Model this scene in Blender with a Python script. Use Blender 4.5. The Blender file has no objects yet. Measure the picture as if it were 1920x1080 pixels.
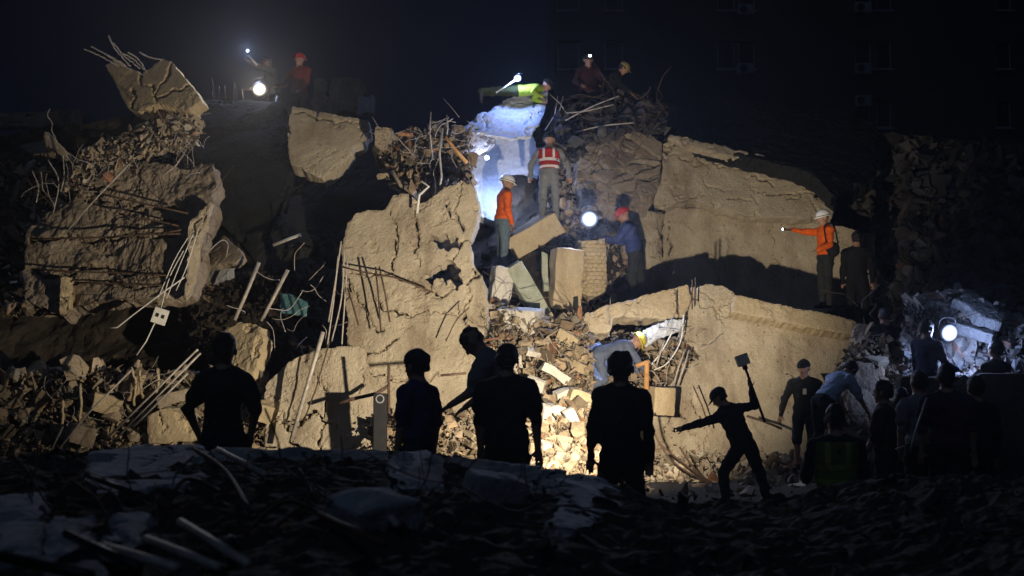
import bpy, bmesh, math, random
import numpy as np
from mathutils import Vector, Matrix

scene = bpy.context.scene
KEY_W = 2600.0
HAZE = 0.0010
SKY_STRENGTH = 0.0008
COL = scene.collection
random.seed(7)
RNG = np.random.default_rng(7)

# ------------------------------------------------------------------ camera
F = 2400.0                       # focal length in photo pixels (photo is 1920 wide)
CAMZ = 1.6
PITCH = math.atan(160.0 / F)
cam_data = bpy.data.cameras.new("camera")
cam = bpy.data.objects.new("camera", cam_data)
COL.objects.link(cam)
cam.location = (0, 0, CAMZ)
cam.rotation_euler = (math.pi / 2 + PITCH, 0, 0)
cam_data.sensor_width = 36.0
cam_data.lens = F / 1920.0 * 36.0
cam_data.clip_start = 0.1
cam_data.clip_end = 1000
cam_data.dof.use_dof = True
cam_data.dof.focus_distance = 21.0
cam_data.dof.aperture_fstop = 2.8
scene.camera = cam

# ------------------------------------------------------------------ night sky
world = bpy.data.worlds.new("World")
scene.world = world
world.use_nodes = True
wn = world.node_tree.nodes
wl = world.node_tree.links
wn.clear()
w_out = wn.new("ShaderNodeOutputWorld")
w_bg = wn.new("ShaderNodeBackground")
w_sky = wn.new("ShaderNodeTexSky")
w_sky.sky_type = 'NISHITA'
w_sky.sun_disc = False
w_sky.sun_elevation = math.radians(50.0)      # the moon stands behind the camera
w_sky.sun_rotation = math.radians(200.0)
w_sky.ozone_density = 6.0
w_sky.dust_density = 0.0
w_bg.inputs['Strength'].default_value = SKY_STRENGTH
w_tint = wn.new("ShaderNodeMixRGB")              # night sky: deep navy everywhere
w_tint.blend_type = 'MULTIPLY'
w_tint.inputs['Fac'].default_value = 1.0
w_tint.inputs['Color2'].default_value = (0.30, 0.42, 1.0, 1)
wl.new(w_sky.outputs[0], w_tint.inputs['Color1'])
wl.new(w_tint.outputs[0], w_bg.inputs[0])
wl.new(w_bg.outputs[0], w_out.inputs[0])

# faint moonlight
moon_data = bpy.data.lights.new("moonlight", 'SUN')
moon_data.energy = 0.10
moon_data.angle = math.radians(12)
moon_data.color = (0.42, 0.62, 1.0)
moon = bpy.data.objects.new("moonlight", moon_data)
moon.rotation_euler = (math.radians(40), 0, math.radians(-20))
COL.objects.link(moon)

scene.view_settings.view_transform = 'Standard'
scene.view_settings.look = 'None'
scene.view_settings.gamma = 1.0
scene.view_settings.exposure = 0.0
scene.view_settings.use_curve_mapping = False
scene.render.engine = 'CYCLES'
scene.cycles.use_denoising = True
scene.cycles.max_bounces = 6
scene.cycles.diffuse_bounces = 3
scene.cycles.volume_bounces = 0
scene.cycles.sample_clamp_indirect = 4.0
scene.cycles.use_light_tree = True

# ------------------------------------------------------------------ pixel helpers
CA, SA = math.cos(PITCH), math.sin(PITCH)
def P(x, y, Y):
    """point at depth Y metres in front of the camera seen at photo pixel x, y"""
    u = (x - 960.0) / F
    v = (540.0 - y) / F
    t = Y / (CA - SA * v)
    return Vector((u * t, Y, CAMZ + (SA + CA * v) * t))
def ray(x, y):
    u = (x - 960.0) / F
    v = (540.0 - y) / F
    return Vector((u, CA - SA * v, SA + CA * v))
def M(px, Y):                    # metres for a pixel length at depth Y
    return px * Y / F

# ------------------------------------------------------------------ tagging helpers
def tag(o, label=None, cat=None, group=None, kind=None):
    if label: o["label"] = label
    if cat: o["category"] = cat
    if group: o["group"] = group
    if kind or cat: o["kind"] = kind or "thing"
    return o
def link(o, parent=None):
    COL.objects.link(o)
    if parent is not None:
        o.parent = parent
    return o
def empty(name, loc=(0, 0, 0)):
    o = bpy.data.objects.new(name, None)
    o.empty_display_size = 0.1
    o.location = loc
    return link(o)
def mesh_obj(name, verts, faces, mats, parent=None, smooth=False, mat_idx=None, loc=None):
    """verts in world space (or relative to the parent's location when parented)"""
    me = bpy.data.meshes.new(name)
    v = np.asarray(verts, dtype=np.float64)
    off = np.zeros(3)
    if parent is not None:
        off = np.array(parent.location)
        if parent.parent is not None:
            off = off + np.array(parent.parent.location)
    if loc is None:
        c = v.mean(axis=0)
        if parent is None: c[2] = v[:, 2].min()
    else:
        c = np.array(loc)
    me.from_pydata((v - c).tolist(), [], faces if isinstance(faces, list) else faces.tolist())
    for m in (mats if isinstance(mats, (list, tuple)) else [mats]):
        me.materials.append(m)
    if mat_idx is not None:
        me.polygons.foreach_set("material_index", np.asarray(mat_idx, dtype=np.int32))
    if smooth is True:
        me.polygons.foreach_set("use_smooth", np.ones(len(me.polygons), dtype=bool))
    elif smooth is not False:
        me.polygons.foreach_set("use_smooth", np.asarray(smooth, dtype=bool))
    me.update()
    o = bpy.data.objects.new(name, me)
    o.location = c - off
    return link(o, parent)

# ------------------------------------------------------------------ numpy noise
def _hash(ix, iy, iz, seed):
    h = (ix * 374761393 + iy * 668265263 + iz * 2147483647 + seed * 974634777).astype(np.int64)
    h = (h ^ (h >> 13)) * 1274126177
    h = h ^ (h >> 16)
    return (h & 0xffffff).astype(np.float64) / 0xffffff
def vnoise(p, seed=0):
    p = np.asarray(p, dtype=np.float64)
    i = np.floor(p).astype(np.int64)
    f = p - i
    f = f * f * (3 - 2 * f)
    r = 0
    for dx in (0, 1):
        wx = f[..., 0] if dx else 1 - f[..., 0]
        for dy in (0, 1):
            wy = f[..., 1] if dy else 1 - f[..., 1]
            for dz in (0, 1):
                wz = f[..., 2] if dz else 1 - f[..., 2]
                r = r + wx * wy * wz * _hash(i[..., 0] + dx, i[..., 1] + dy, i[..., 2] + dz, seed)
    return r * 2 - 1
def fbm(p, octs=4, seed=0, gain=0.5):
    a, s, r = 1.0, 1.0, 0
    p = np.asarray(p, dtype=np.float64)
    for o in range(octs):
        r = r + a * vnoise(p * s, seed + o * 17)
        a *= gain
        s *= 2.03
    return r
def n2(u, v, octs=4, seed=0, gain=0.5):
    return fbm(np.stack([u, v, np.zeros_like(u) + 0.37], -1), octs, seed, gain)

# ------------------------------------------------------------------ materials
MATS = {}
def new_mat(name):
    m = bpy.data.materials.new(name)
    m.use_nodes = True
    nt = m.node_tree
    b = nt.nodes["Principled BSDF"]
    b.inputs['Specular IOR Level'].default_value = 0.25
    MATS[name] = m
    return m, nt, b
def rough_mat(name, c1, c2, scale=1.5, rough=0.9, bump=0.3, fine=40.0, stain=None, tone=False, spots=0.0):
    """two-tone mottled mineral surface with fine grain"""
    m, nt, b = new_mat(name)
    N, L = nt.nodes.new, nt.links.new
    tc = N("ShaderNodeTexCoord")
    geo = N("ShaderNodeNewGeometry")
    n1 = N("ShaderNodeTexNoise"); n1.inputs['Scale'].default_value = scale; n1.inputs['Detail'].default_value = 6; n1.inputs['Roughness'].default_value = 0.65
    L(geo.outputs['Position'], n1.inputs['Vector'])
    r1 = N("ShaderNodeValToRGB")
    r1.color_ramp.elements[0].position = 0.32; r1.color_ramp.elements[1].position = 0.68
    r1.color_ramp.elements[0].color = (*c1, 1); r1.color_ramp.elements[1].color = (*c2, 1)
    L(n1.outputs['Fac'], r1.inputs['Fac'])
    col = r1.outputs['Color']
    if stain is not None:
        n3 = N("ShaderNodeTexNoise"); n3.inputs['Scale'].default_value = scale * 0.55; n3.inputs['Detail'].default_value = 8; n3.inputs['Roughness'].default_value = 0.7
        mp = N("ShaderNodeMapping"); mp.inputs['Scale'].default_value = (1.6, 1.6, 0.45); mp.inputs['Location'].default_value = (3.1, 7.7, 1.3)
        L(geo.outputs['Position'], mp.inputs['Vector']); L(mp.outputs['Vector'], n3.inputs['Vector'])
        r3 = N("ShaderNodeValToRGB"); r3.color_ramp.elements[0].position = 0.5; r3.color_ramp.elements[1].position = 0.66
        L(n3.outputs['Fac'], r3.inputs['Fac'])
        mx = N("ShaderNodeMixRGB"); mx.inputs['Color2'].default_value = (*stain, 1)
        ms = N("ShaderNodeMath"); ms.operation = 'MULTIPLY'; ms.inputs[1].default_value = 0.8
        L(r3.outputs['Color'], ms.inputs[0]); L(ms.outputs[0], mx.inputs['Fac']); L(col, mx.inputs['Color1'])
        col = mx.outputs['Color']
    n2_ = N("ShaderNodeTexNoise"); n2_.inputs['Scale'].default_value = fine; n2_.inputs['Detail'].default_value = 4
    L(geo.outputs['Position'], n2_.inputs['Vector'])
    mg = N("ShaderNodeMixRGB"); mg.blend_type = 'OVERLAY'; mg.inputs['Fac'].default_value = 0.35
    L(col, mg.inputs['Color1']); L(n2_.outputs['Fac'], mg.inputs['Color2'])
    col = mg.outputs['Color']
    if spots > 0:
        vo = N("ShaderNodeTexVoronoi"); vo.inputs['Scale'].default_value = 5.0
        L(geo.outputs['Position'], vo.inputs['Vector'])
        rs = N("ShaderNodeValToRGB"); rs.color_ramp.elements[0].position = 0.06; rs.color_ramp.elements[1].position = 0.12
        rs.color_ramp.elements[0].color = (spots, spots, spots, 1); rs.color_ramp.elements[1].color = (0, 0, 0, 1)
        L(vo.outputs['Distance'], rs.inputs['Fac'])
        mm = N("ShaderNodeMixRGB"); mm.inputs['Color2'].default_value = (c1[0] * 0.3, c1[1] * 0.28, c1[2] * 0.25, 1)
        L(rs.outputs['Color'], mm.inputs['Fac']); L(col, mm.inputs['Color1'])
        col = mm.outputs['Color']
    if tone:
        at = N("ShaderNodeAttribute"); at.attribute_name = "tone"
        mt = N("ShaderNodeMixRGB"); mt.blend_type = 'MULTIPLY'; mt.inputs['Fac'].default_value = 1.0
        L(col, mt.inputs['Color1']); L(at.outputs['Color'], mt.inputs['Color2'])
        col = mt.outputs['Color']
    L(col, b.inputs['Base Color'])
    b.inputs['Roughness'].default_value = rough
    if bump > 0:
        bp = N("ShaderNodeBump"); bp.inputs['Strength'].default_value = bump; bp.inputs['Distance'].default_value = 0.03
        L(n2_.outputs['Fac'], bp.inputs['Height']); L(bp.outputs['Normal'], b.inputs['Normal'])
    return m
def plain_mat(name, c, rough=0.6, metal=0.0, spec=0.3, vary=0.25, scale=8.0, bump=0.0):
    m, nt, b = new_mat(name)
    N, L = nt.nodes.new, nt.links.new
    tc = N("ShaderNodeTexCoord")
    n1 = N("ShaderNodeTexNoise"); n1.inputs['Scale'].default_value = scale; n1.inputs['Detail'].default_value = 5
    L(tc.outputs['Object'], n1.inputs['Vector'])
    r1 = N("ShaderNodeValToRGB")
    r1.color_ramp.elements[0].position = 0.3; r1.color_ramp.elements[1].position = 0.7
    r1.color_ramp.elements[0].color = (*[k * (1 - vary) for k in c], 1)
    r1.color_ramp.elements[1].color = (*[min(1, k * (1 + vary)) for k in c], 1)
    L(n1.outputs['Fac'], r1.inputs['Fac']); L(r1.outputs['Color'], b.inputs['Base Color'])
    b.inputs['Roughness'].default_value = rough
    b.inputs['Metallic'].default_value = metal
    b.inputs['Specular IOR Level'].default_value = spec
    if bump > 0:
        n2_ = N("ShaderNodeTexNoise"); n2_.inputs['Scale'].default_value = scale * 3; n2_.inputs['Detail'].default_value = 3
        L(tc.outputs['Object'], n2_.inputs['Vector'])
        bp = N("ShaderNodeBump"); bp.inputs['Strength'].default_value = bump; bp.inputs['Distance'].default_value = 0.01
        L(n2_.outputs['Fac'], bp.inputs['Height']); L(bp.outputs['Normal'], b.inputs['Normal'])
    return m
def emit_mat(name, c, s):
    m, nt, b = new_mat(name)
    b.inputs['Base Color'].default_value = (0.8, 0.8, 0.8, 1)
    b.inputs['Emission Color'].default_value = (*c, 1)
    b.inputs['Emission Strength'].default_value = s
    return m

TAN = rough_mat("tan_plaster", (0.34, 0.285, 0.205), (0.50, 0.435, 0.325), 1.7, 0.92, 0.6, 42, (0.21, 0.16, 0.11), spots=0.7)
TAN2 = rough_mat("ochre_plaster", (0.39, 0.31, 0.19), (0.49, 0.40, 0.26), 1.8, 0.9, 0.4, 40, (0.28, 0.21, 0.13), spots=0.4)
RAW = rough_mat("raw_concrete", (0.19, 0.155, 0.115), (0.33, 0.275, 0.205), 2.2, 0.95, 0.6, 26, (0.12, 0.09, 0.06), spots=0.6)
PALE = rough_mat("pale_concrete", (0.46, 0.43, 0.37), (0.60, 0.57, 0.50), 2.0, 0.9, 0.3, 35, (0.36, 0.32, 0.26))
GREEN = rough_mat("green_grey_plaster", (0.24, 0.27, 0.21), (0.40, 0.41, 0.32), 2.5, 0.9, 0.3, 35, (0.46, 0.40, 0.28))
DARKROOF = rough_mat("near_black_roof", (0.010, 0.011, 0.010), (0.018, 0.019, 0.017), 1.0, 0.95, 0.3, 30)  # even near-black colour for the roof slabs
EARTH_SHADE = rough_mat("earth_with_shade", (0.022, 0.018, 0.013), (0.06, 0.048, 0.034), 2.5, 0.97, 0.6, 22)  # earth kept this dark so gaps in the heap look shaded
RUB = rough_mat("rubble_mix", (0.22, 0.175, 0.125), (0.36, 0.30, 0.215), 3.0, 0.95, 0.5, 30, tone=True)
RUBP = rough_mat("pale_rubble_mix", (0.34, 0.285, 0.21), (0.50, 0.44, 0.35), 3.0, 0.95, 0.5, 30, tone=True)
RUB_SHADE = rough_mat("shaded_rubble_mix", (0.035, 0.034, 0.034), (0.08, 0.078, 0.075), 3.0, 0.95, 0.5, 30, tone=True)  # rubble copy darkened in place of shade, where the beam should end
RUBG = rough_mat("grey_rubble_mix", (0.20, 0.20, 0.20), (0.38, 0.38, 0.38), 3.0, 0.95, 0.5, 30, tone=True)
FORE = rough_mat("grey_concrete", (0.26, 0.27, 0.28), (0.38, 0.39, 0.40), 1.6, 0.92, 0.4, 28, (0.1, 0.1, 0.1))
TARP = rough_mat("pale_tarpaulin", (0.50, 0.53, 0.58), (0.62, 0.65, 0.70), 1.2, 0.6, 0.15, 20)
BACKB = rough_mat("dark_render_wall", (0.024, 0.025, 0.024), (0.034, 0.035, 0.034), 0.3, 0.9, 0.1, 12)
STEEL = plain_mat("rusty_steel", (0.10, 0.065, 0.045), 0.75, 0.3, 0.3, 0.4, 20)
GALV = plain_mat("pale_steel", (0.42, 0.38, 0.33), 0.6, 0.2, 0.3, 0.3, 15)
DARKM = plain_mat("dark_metal", (0.02, 0.02, 0.022), 0.5, 0.4, 0.4, 0.2, 10)
WOOD = plain_mat("orange_timber", (0.50, 0.27, 0.11), 0.8, 0, 0.2, 0.3, 6, 0.3)
WHITEP = plain_mat("white_plastic", (0.7, 0.68, 0.62), 0.5, 0, 0.4, 0.12, 10)
BLUEP = plain_mat("blue_plastic", (0.12, 0.18, 0.42), 0.5, 0, 0.4, 0.2, 10)
GLASS = plain_mat("dark_window_glass", (0.006, 0.008, 0.012), 0.12, 0, 0.5, 0.2, 2)
FRAME = plain_mat("window_frame_paint", (0.19, 0.20, 0.21), 0.6, 0, 0.3, 0.1, 5)
def lens_mat(name, c, s_mid, s_rim, r):
    """lamp glass: hot in the middle of the reflector, weaker towards the rim"""
    m = emit_mat(name, c, s_mid)
    nt = m.node_tree; N, L = nt.nodes.new, nt.links.new
    tc = N("ShaderNodeTexCoord"); ln = N("ShaderNodeVectorMath"); ln.operation = 'LENGTH'
    L(tc.outputs['Object'], ln.inputs[0])
    mr = N("ShaderNodeMapRange"); mr.inputs['From Min'].default_value = 0.0; mr.inputs['From Max'].default_value = r
    mr.inputs['To Min'].default_value = 1.0; mr.inputs['To Max'].default_value = 0.0
    pw = N("ShaderNodeMath"); pw.operation = 'POWER'; pw.inputs[1].default_value = 2.6
    ml = N("ShaderNodeMath"); ml.operation = 'MULTIPLY_ADD'; ml.inputs[1].default_value = s_mid; ml.inputs[2].default_value = s_rim
    L(ln.outputs['Value'], mr.inputs['Value']); L(mr.outputs[0], pw.inputs[0]); L(pw.outputs[0], ml.inputs[0])
    L(ml.outputs[0], nt.nodes["Principled BSDF"].inputs['Emission Strength'])
    nt.nodes["Principled BSDF"].inputs['Base Color'].default_value = (0.1, 0.1, 0.1, 1)
    return m
LED = emit_mat("cool_led", (0.80, 0.86, 1.0), 14.0)
WARM = emit_mat("warm_floodlight_glass", (1.0, 0.93, 0.80), 20.0)
SMALL_LED = emit_mat("small_headlamp_led", (0.85, 0.9, 1.0), 9.0)

# ------------------------------------------------------------------ geometry builders
def pip(x, y, poly):
    x = np.asarray(x); y = np.asarray(y)
    inside = np.zeros(x.shape, dtype=bool)
    n = len(poly)
    j = n - 1
    for i in range(n):
        xi, yi = poly[i]; xj, yj = poly[j]
        cond = ((yi > y) != (yj > y)) & (x < (xj - xi) * (y - yi) / (yj - yi + 1e-12) + xi)
        inside ^= cond
        j = i
    return inside
def seg_dist(x, y, pts):
    d = np.full(np.shape(x), 1e9)
    for (ax, ay), (bx, by) in zip(pts[:-1], pts[1:]):
        dx, dy = bx - ax, by - ay
        t = np.clip(((x - ax) * dx + (y - ay) * dy) / (dx * dx + dy * dy + 1e-12), 0, 1)
        d = np.minimum(d, np.hypot(x - ax - t * dx, y - ay - t * dy))
    return d

def plane_from(spec, poly):
    if isinstance(spec, (int, float)):
        cx = sum(p[0] for p in poly) / len(poly); cy = sum(p[1] for p in poly) / len(poly)
        o = P(cx, cy, spec)
        n = Vector((0, -1, 0))
    else:
        a, b, c = [P(*s) for s in spec]
        o = a
        n = (b - a).cross(c - a).normalized()
        if n.dot(o - Vector((0, 0, CAMZ))) > 0: n = -n
    u = Vector((0, 0, 1)).cross(n)
    u = -u if u.x < 0 else u
    u = u.normalized() if u.length > 1e-4 else Vector((1, 0, 0))
    v = n.cross(u).normalized()
    if v.z < 0: v = -v
    return o, n, u, v
SEED = [100]
def fractal(poly, rs, amp=0.10, minlen=0.07, closed=True):
    """break straight outline edges into angular, unequal steps (metres)"""
    out = []
    def sub(a, b):
        l = math.hypot(b[0] - a[0], b[1] - a[1])
        if l < minlen: return [a]
        t = rs.uniform(0.32, 0.68)
        k = rs.uniform(-1, 1) * amp * min(l, 0.6)
        m = (a[0] + (b[0] - a[0]) * t - (b[1] - a[1]) / l * k, a[1] + (b[1] - a[1]) * t + (b[0] - a[0]) / l * k)
        return sub(a, m) + sub(m, b)
    n = len(poly)
    for i in range(n if closed else n - 1):
        out += sub(poly[i], poly[(i + 1) % n])
    if not closed: out.append(poly[-1])
    return out
def slab(name, label, cat, poly, spec, thick=0.25, res=0.03, mat=TAN, rough=0.012, edge=0.04, cracks=(), cw=0.03, cd=0.05,
         holes=(), vor=None, brick=None, chip=0.0, nscale=2.0, group=None, parent=None, ribs=None, kind=None, open_cracks=True, fine=0.004, auto=0, smooth_front=False):
    """a broken slab: the outline given in photo pixels on a real plane, with relief, cracks and true thickness"""
    SEED[0] += 7
    sd = SEED[0]
    o, n, u, v = plane_from(spec, poly)
    c0 = Vector((0, 0, CAMZ))
    def to_uv(x, y):
        d = ray(x, y)
        t = (o - c0).dot(n) / d.dot(n)
        q = c0 + d * t - o
        return (q.dot(u), q.dot(v))
    rs = np.random.default_rng(sd)
    puv = fractal([to_uv(*p) for p in poly], rs, min(0.12, 0.02 + edge * 0.9))
    huv = [fractal([to_uv(*p) for p in h], rs, 0.3) for h in holes]
    cuv = [fractal([to_uv(*p) for p in c], rs, 0.22, 0.06, False) for c in cracks]
    us = [p[0] for p in puv]; vs = [p[1] for p in puv]
    for _ in range(auto):                              # further cracks wandering in from the outline
        a_ = puv[rs.integers(len(puv))]
        c_ = (rs.uniform(min(us), max(us)), rs.uniform(min(vs), max(vs)))
        ln = math.hypot(c_[0] - a_[0], c_[1] - a_[1]) + 1e-6
        f_ = min(1.0, rs.uniform(0.35, 1.2) / ln)
        cuv.append(fractal([a_, (a_[0] + (c_[0] - a_[0]) * f_, a_[1] + (c_[1] - a_[1]) * f_)], rs, 0.30, 0.06, False))
    m = 0.12
    nu = int((max(us) - min(us) + 2 * m) / res) + 1
    nv = int((max(vs) - min(vs) + 2 * m) / res) + 1
    gu, gv = np.meshgrid(min(us) - m + np.arange(nu + 1) * res, min(vs) - m + np.arange(nv + 1) * res, indexing='ij')
    gu = gu + (rs.random(gu.shape) - .5) * res * 0.35
    gv = gv + (rs.random(gv.shape) - .5) * res * 0.35
    cu = (gu[:-1, :-1] + gu[1:, 1:]) / 2; cv = (gv[:-1, :-1] + gv[1:, 1:]) / 2
    wu = cu + edge * 0.15 * n2(cu * 9, cv * 9, 3, sd); wv = cv + edge * 0.15 * n2(cu * 9, cv * 9, 3, sd + 50)
    keep = pip(wu, wv, puv)
    for h in huv: keep &= ~pip(wu, wv, h)
    if open_cracks:
        for c in cuv:
            wob = 0.035 * n2(cu * 8, cv * 8, 4, sd + 9)
            d = seg_dist(cu + wob, cv + wob * 0.7, c)
            gate = n2(cu * 2.2, cv * 2.2, 2, sd + 14)
            keep &= ~((d < res * (0.36 + 0.45 * gate)) & (gate > -0.15))
    if not keep.any(): return None
    # relief
    hgt = rough * n2(gu * nscale, gv * nscale, 5, sd + 3, 0.55)
    hgt += fine * n2(gu * 17, gv * 17, 3, sd + 4, 0.7)
    # shallow spalls where the skin has dropped off
    sp = n2(gu * 2.6, gv * 2.6, 5, sd + 35, 0.6)
    hgt -= fine * 2.2 * np.clip((sp - 0.40) * 30, 0, 1) + fine * 2.2 * np.clip((sp - 0.62) * 30, 0, 1)
    bd = seg_dist(gu, gv, puv + puv[:1])
    hgt -= 0.012 * np.clip(1 - bd / 0.025, 0, 1)
    eb = n2(gu * 3.1, gv * 3.1, 3, sd + 77)              # chunks bitten out of the arris
    if edge > 0.015: hgt -= np.where((bd < 0.06 + 0.10 * eb) & (eb > 0.32), 0.03 + 0.03 * n2(gu * 12, gv * 12, 2, sd + 78), 0)
    for c in cuv:
        wob = 0.03 * n2(gu * 9, gv * 9, 3, sd + 9)
        d = seg_dist(gu + wob, gv + wob * 0.7, c)
        w = cw * (0.7 + 0.6 * n2(gu * 3, gv * 3, 2, sd + 11))
        hgt -= cd * np.clip(1 - d / np.maximum(w, 0.004), 0, 1)
    if vor:
        cell, dep, wid = vor
        k = max(4, int((max(us) - min(us)) * (max(vs) - min(vs)) / (cell * cell)))
        pts = np.stack([rs.uniform(min(us), max(us), k), rs.uniform(min(vs), max(vs), k)], -1)
        wob = cell * 0.08
        qx = gu + wob * n2(gu * 4, gv * 4, 3, sd + 21); qy = gv + wob * n2(gu * 4, gv * 4, 3, sd + 22)
        f1 = np.full(gu.shape, 1e9); f2 = np.full(gu.shape, 1e9); idx = np.zeros(gu.shape, int)
        for i, (px, py) in enumerate(pts):
            d = np.hypot((qx - px), (qy - py) * 1.3)
            closer = d < f1
            f2 = np.where(closer, f1, np.minimum(f2, d)); idx = np.where(closer, i, idx); f1 = np.minimum(f1, d)
        off = rs.uniform(-1, 1, k) * dep * 0.6
        tilt = rs.uniform(-1, 1, (k, 2)) * 0.22
        hgt += off[idx] + tilt[idx, 0] * (gu - pts[idx, 0]) + tilt[idx, 1] * (gv - pts[idx, 1])
        hgt -= dep * 1.6 * np.clip(1 - (f2 - f1) / wid, 0, 1)
    if brick:
        bw, bh, bdp = brick
        row = np.floor(gv / bh)
        fu = ((gu + (row % 2) * bw / 2) / bw) % 1.0; fv = (gv / bh) % 1.0
        j = np.minimum(np.minimum(fu, 1 - fu) * bw, np.minimum(fv, 1 - fv) * bh)
        col_ = np.floor((gu + (row % 2) * bw / 2) / bw)
        hgt -= bdp * np.clip(1 - j / 0.014, 0, 1)
        hgt += bdp * 0.8 * (_hash(row.astype(np.int64), col_.astype(np.int64), row.astype(np.int64) * 0, sd) - .5)
    if chip > 0:
        cn = n2(gu * 1.3, gv * 1.3, 5, sd + 31)
        hgt -= np.where(cn > 0.42, chip * (0.6 + 0.5 * n2(gu * 14, gv * 14, 3, sd + 33)), 0)
    if ribs:
        for (c, wdt, hh) in ribs:
            cc = [to_uv(*p) for p in c]
            d = seg_dist(gu, gv, cc)
            hgt += np.where(d < wdt, hh, 0)
    O = np.array(o); N_ = np.array(n); U = np.array(u); V = np.array(v)
    front = O + gu[..., None] * U + gv[..., None] * V + hgt[..., None] * N_
    tvar = thick * (1 + 0.10 * n2(gu * 2, gv * 2, 3, sd + 41))
    back = front - tvar[..., None] * N_
    vid = np.arange((nu + 1) * (nv + 1)).reshape(nu + 1, nv + 1)
    ii, jj = np.nonzero(keep[:nu, :nv])
    flip = np.dot(np.cross(U, V), N_) < 0
    q = np.stack([vid[ii, jj], vid[ii + 1, jj], vid[ii + 1, jj + 1], vid[ii, jj + 1]], -1)
    if flip: q = q[:, ::-1]
    NV = (nu + 1) * (nv + 1)
    qb = q[:, ::-1] + NV
    # sides
    e = np.concatenate([q[:, [0, 1]], q[:, [1, 2]], q[:, [2, 3]], q[:, [3, 0]]])
    key = set(map(tuple, e.tolist()))
    bnd = np.array([(a, b) for a, b in key if (b, a) not in key])
    # take the stair steps out of the outline
    fr_ = front.reshape(-1, 3)
    for it in range(1):
        acc = np.zeros_like(fr_); cnt = np.zeros(len(fr_))
        np.add.at(acc, bnd[:, 0], fr_[bnd[:, 1]]); np.add.at(cnt, bnd[:, 0], 1)
        np.add.at(acc, bnd[:, 1], fr_[bnd[:, 0]]); np.add.at(cnt, bnd[:, 1], 1)
        b_ = cnt > 0
        fr_[b_] = 0.35 * fr_[b_] + 0.65 * acc[b_] / cnt[b_][:, None]
    front = fr_.reshape(front.shape)
    back = front - tvar[..., None] * N_
    # rings down the broken side for roughness
    allv = [front.reshape(-1, 3), back.reshape(-1, 3)]
    fr = allv[0]; bk = allv[1]
    sa, sb = bnd[:, 0], bnd[:, 1]
    bv, inv = np.unique(bnd, return_inverse=True); inv = inv.reshape(bnd.shape)
    rings = []
    nr = 4
    for r in range(nr + 1):
        t = r / nr
        base = fr[bv] * (1 - t) + bk[bv] * t
        if 0 < r < nr:
            base = base + np.stack([fbm(base * 7 + kk * 13.7, 3, sd + 70 + kk) for kk in range(3)], -1) * min(0.6 * edge + 0.01, 0.04)
        rings.append(base)
    off0 = 2 * NV
    quads = [q, qb]
    for r in range(nr):
        a0 = off0 + r * len(bv); a1 = off0 + (r + 1) * len(bv)
        quads.append(np.stack([a0 + inv[:, 1], a0 + inv[:, 0], a1 + inv[:, 0], a1 + inv[:, 1]], -1))
    V_all = np.concatenate(allv + rings)
    Q = np.concatenate(quads)
    used, inv2 = np.unique(Q, return_inverse=True)
    Q = inv2.reshape(Q.shape)
    V_all = V_all[used]
    sm = np.zeros(len(Q), bool); sm[:len(q)] = smooth_front
    ob = mesh_obj(name, V_all, Q, mat, parent, sm)
    if parent is None: tag(ob, label, cat, group, kind)
    return ob

def tube_geo(pts, r, sides=7):
    pts = [Vector(p) for p in pts]
    rr = r if isinstance(r, (list, tuple)) else [r] * len(pts)
    V, Fc = [], []
    prev = None
    for i, p in enumerate(pts):
        t = (pts[min(i + 1, len(pts) - 1)] - pts[max(i - 1, 0)]).normalized()
        if prev is None:
            a = t.orthogonal().normalized()
        else:
            a = (prev - t * prev.dot(t))
            a = a.normalized() if a.length > 1e-5 else t.orthogonal().normalized()
        prev = a
        b = t.cross(a)
        for k in range(sides):
            an = 2 * math.pi * k / sides
            V.append(p + (a * math.cos(an) + b * math.sin(an)) * rr[i])
    for i in range(len(pts) - 1):
        for k in range(sides):
            k2 = (k + 1) % sides
            Fc.append([i * sides + k, i * sides + k2, (i + 1) * sides + k2, (i + 1) * sides + k])
    Fc.append(list(range(sides))[::-1])
    Fc.append([(len(pts) - 1) * sides + k for k in range(sides)])
    return V, Fc
def smooth_path(pts, n=6):
    """Catmull-Rom through the points"""
    if len(pts) < 3: return [Vector(p) for p in pts]
    q = [Vector(pts[0]) * 2 - Vector(pts[1])] + [Vector(p) for p in pts] + [Vector(pts[-1]) * 2 - Vector(pts[-2])]
    out = []
    for i in range(1, len(q) - 2):
        for k in range(n):
            t = k / n
            a, b, c, d = q[i - 1], q[i], q[i + 1], q[i + 2]
            out.append(0.5 * ((2 * b) + (c - a) * t + (2 * a - 5 * b + 4 * c - d) * t * t + (-a + 3 * b - 3 * c + d) * t ** 3))
    out.append(q[-2])
    return out
def rod(name, pts, r, mat, label=None, cat=None, group=None, parent=None, curve=False, sides=7, wob=0.0):
    pts = [Vector(p) for p in pts]
    if curve: pts = smooth_path(pts)
    if wob > 0:
        fine = []
        for a, b in zip(pts[:-1], pts[1:]):
            for k in range(4): fine.append(a.lerp(b, k / 4))
        fine.append(pts[-1])
        pts = [p + Vector((random.uniform(-wob, wob), random.uniform(-wob, wob), random.uniform(-wob, wob))) for p in fine]
    V, Fc = tube_geo(pts, r, sides)
    o = mesh_obj(name, [tuple(v) for v in V], Fc, mat, parent, True)
    if parent is None: tag(o, label, cat, group)
    return o
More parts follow.
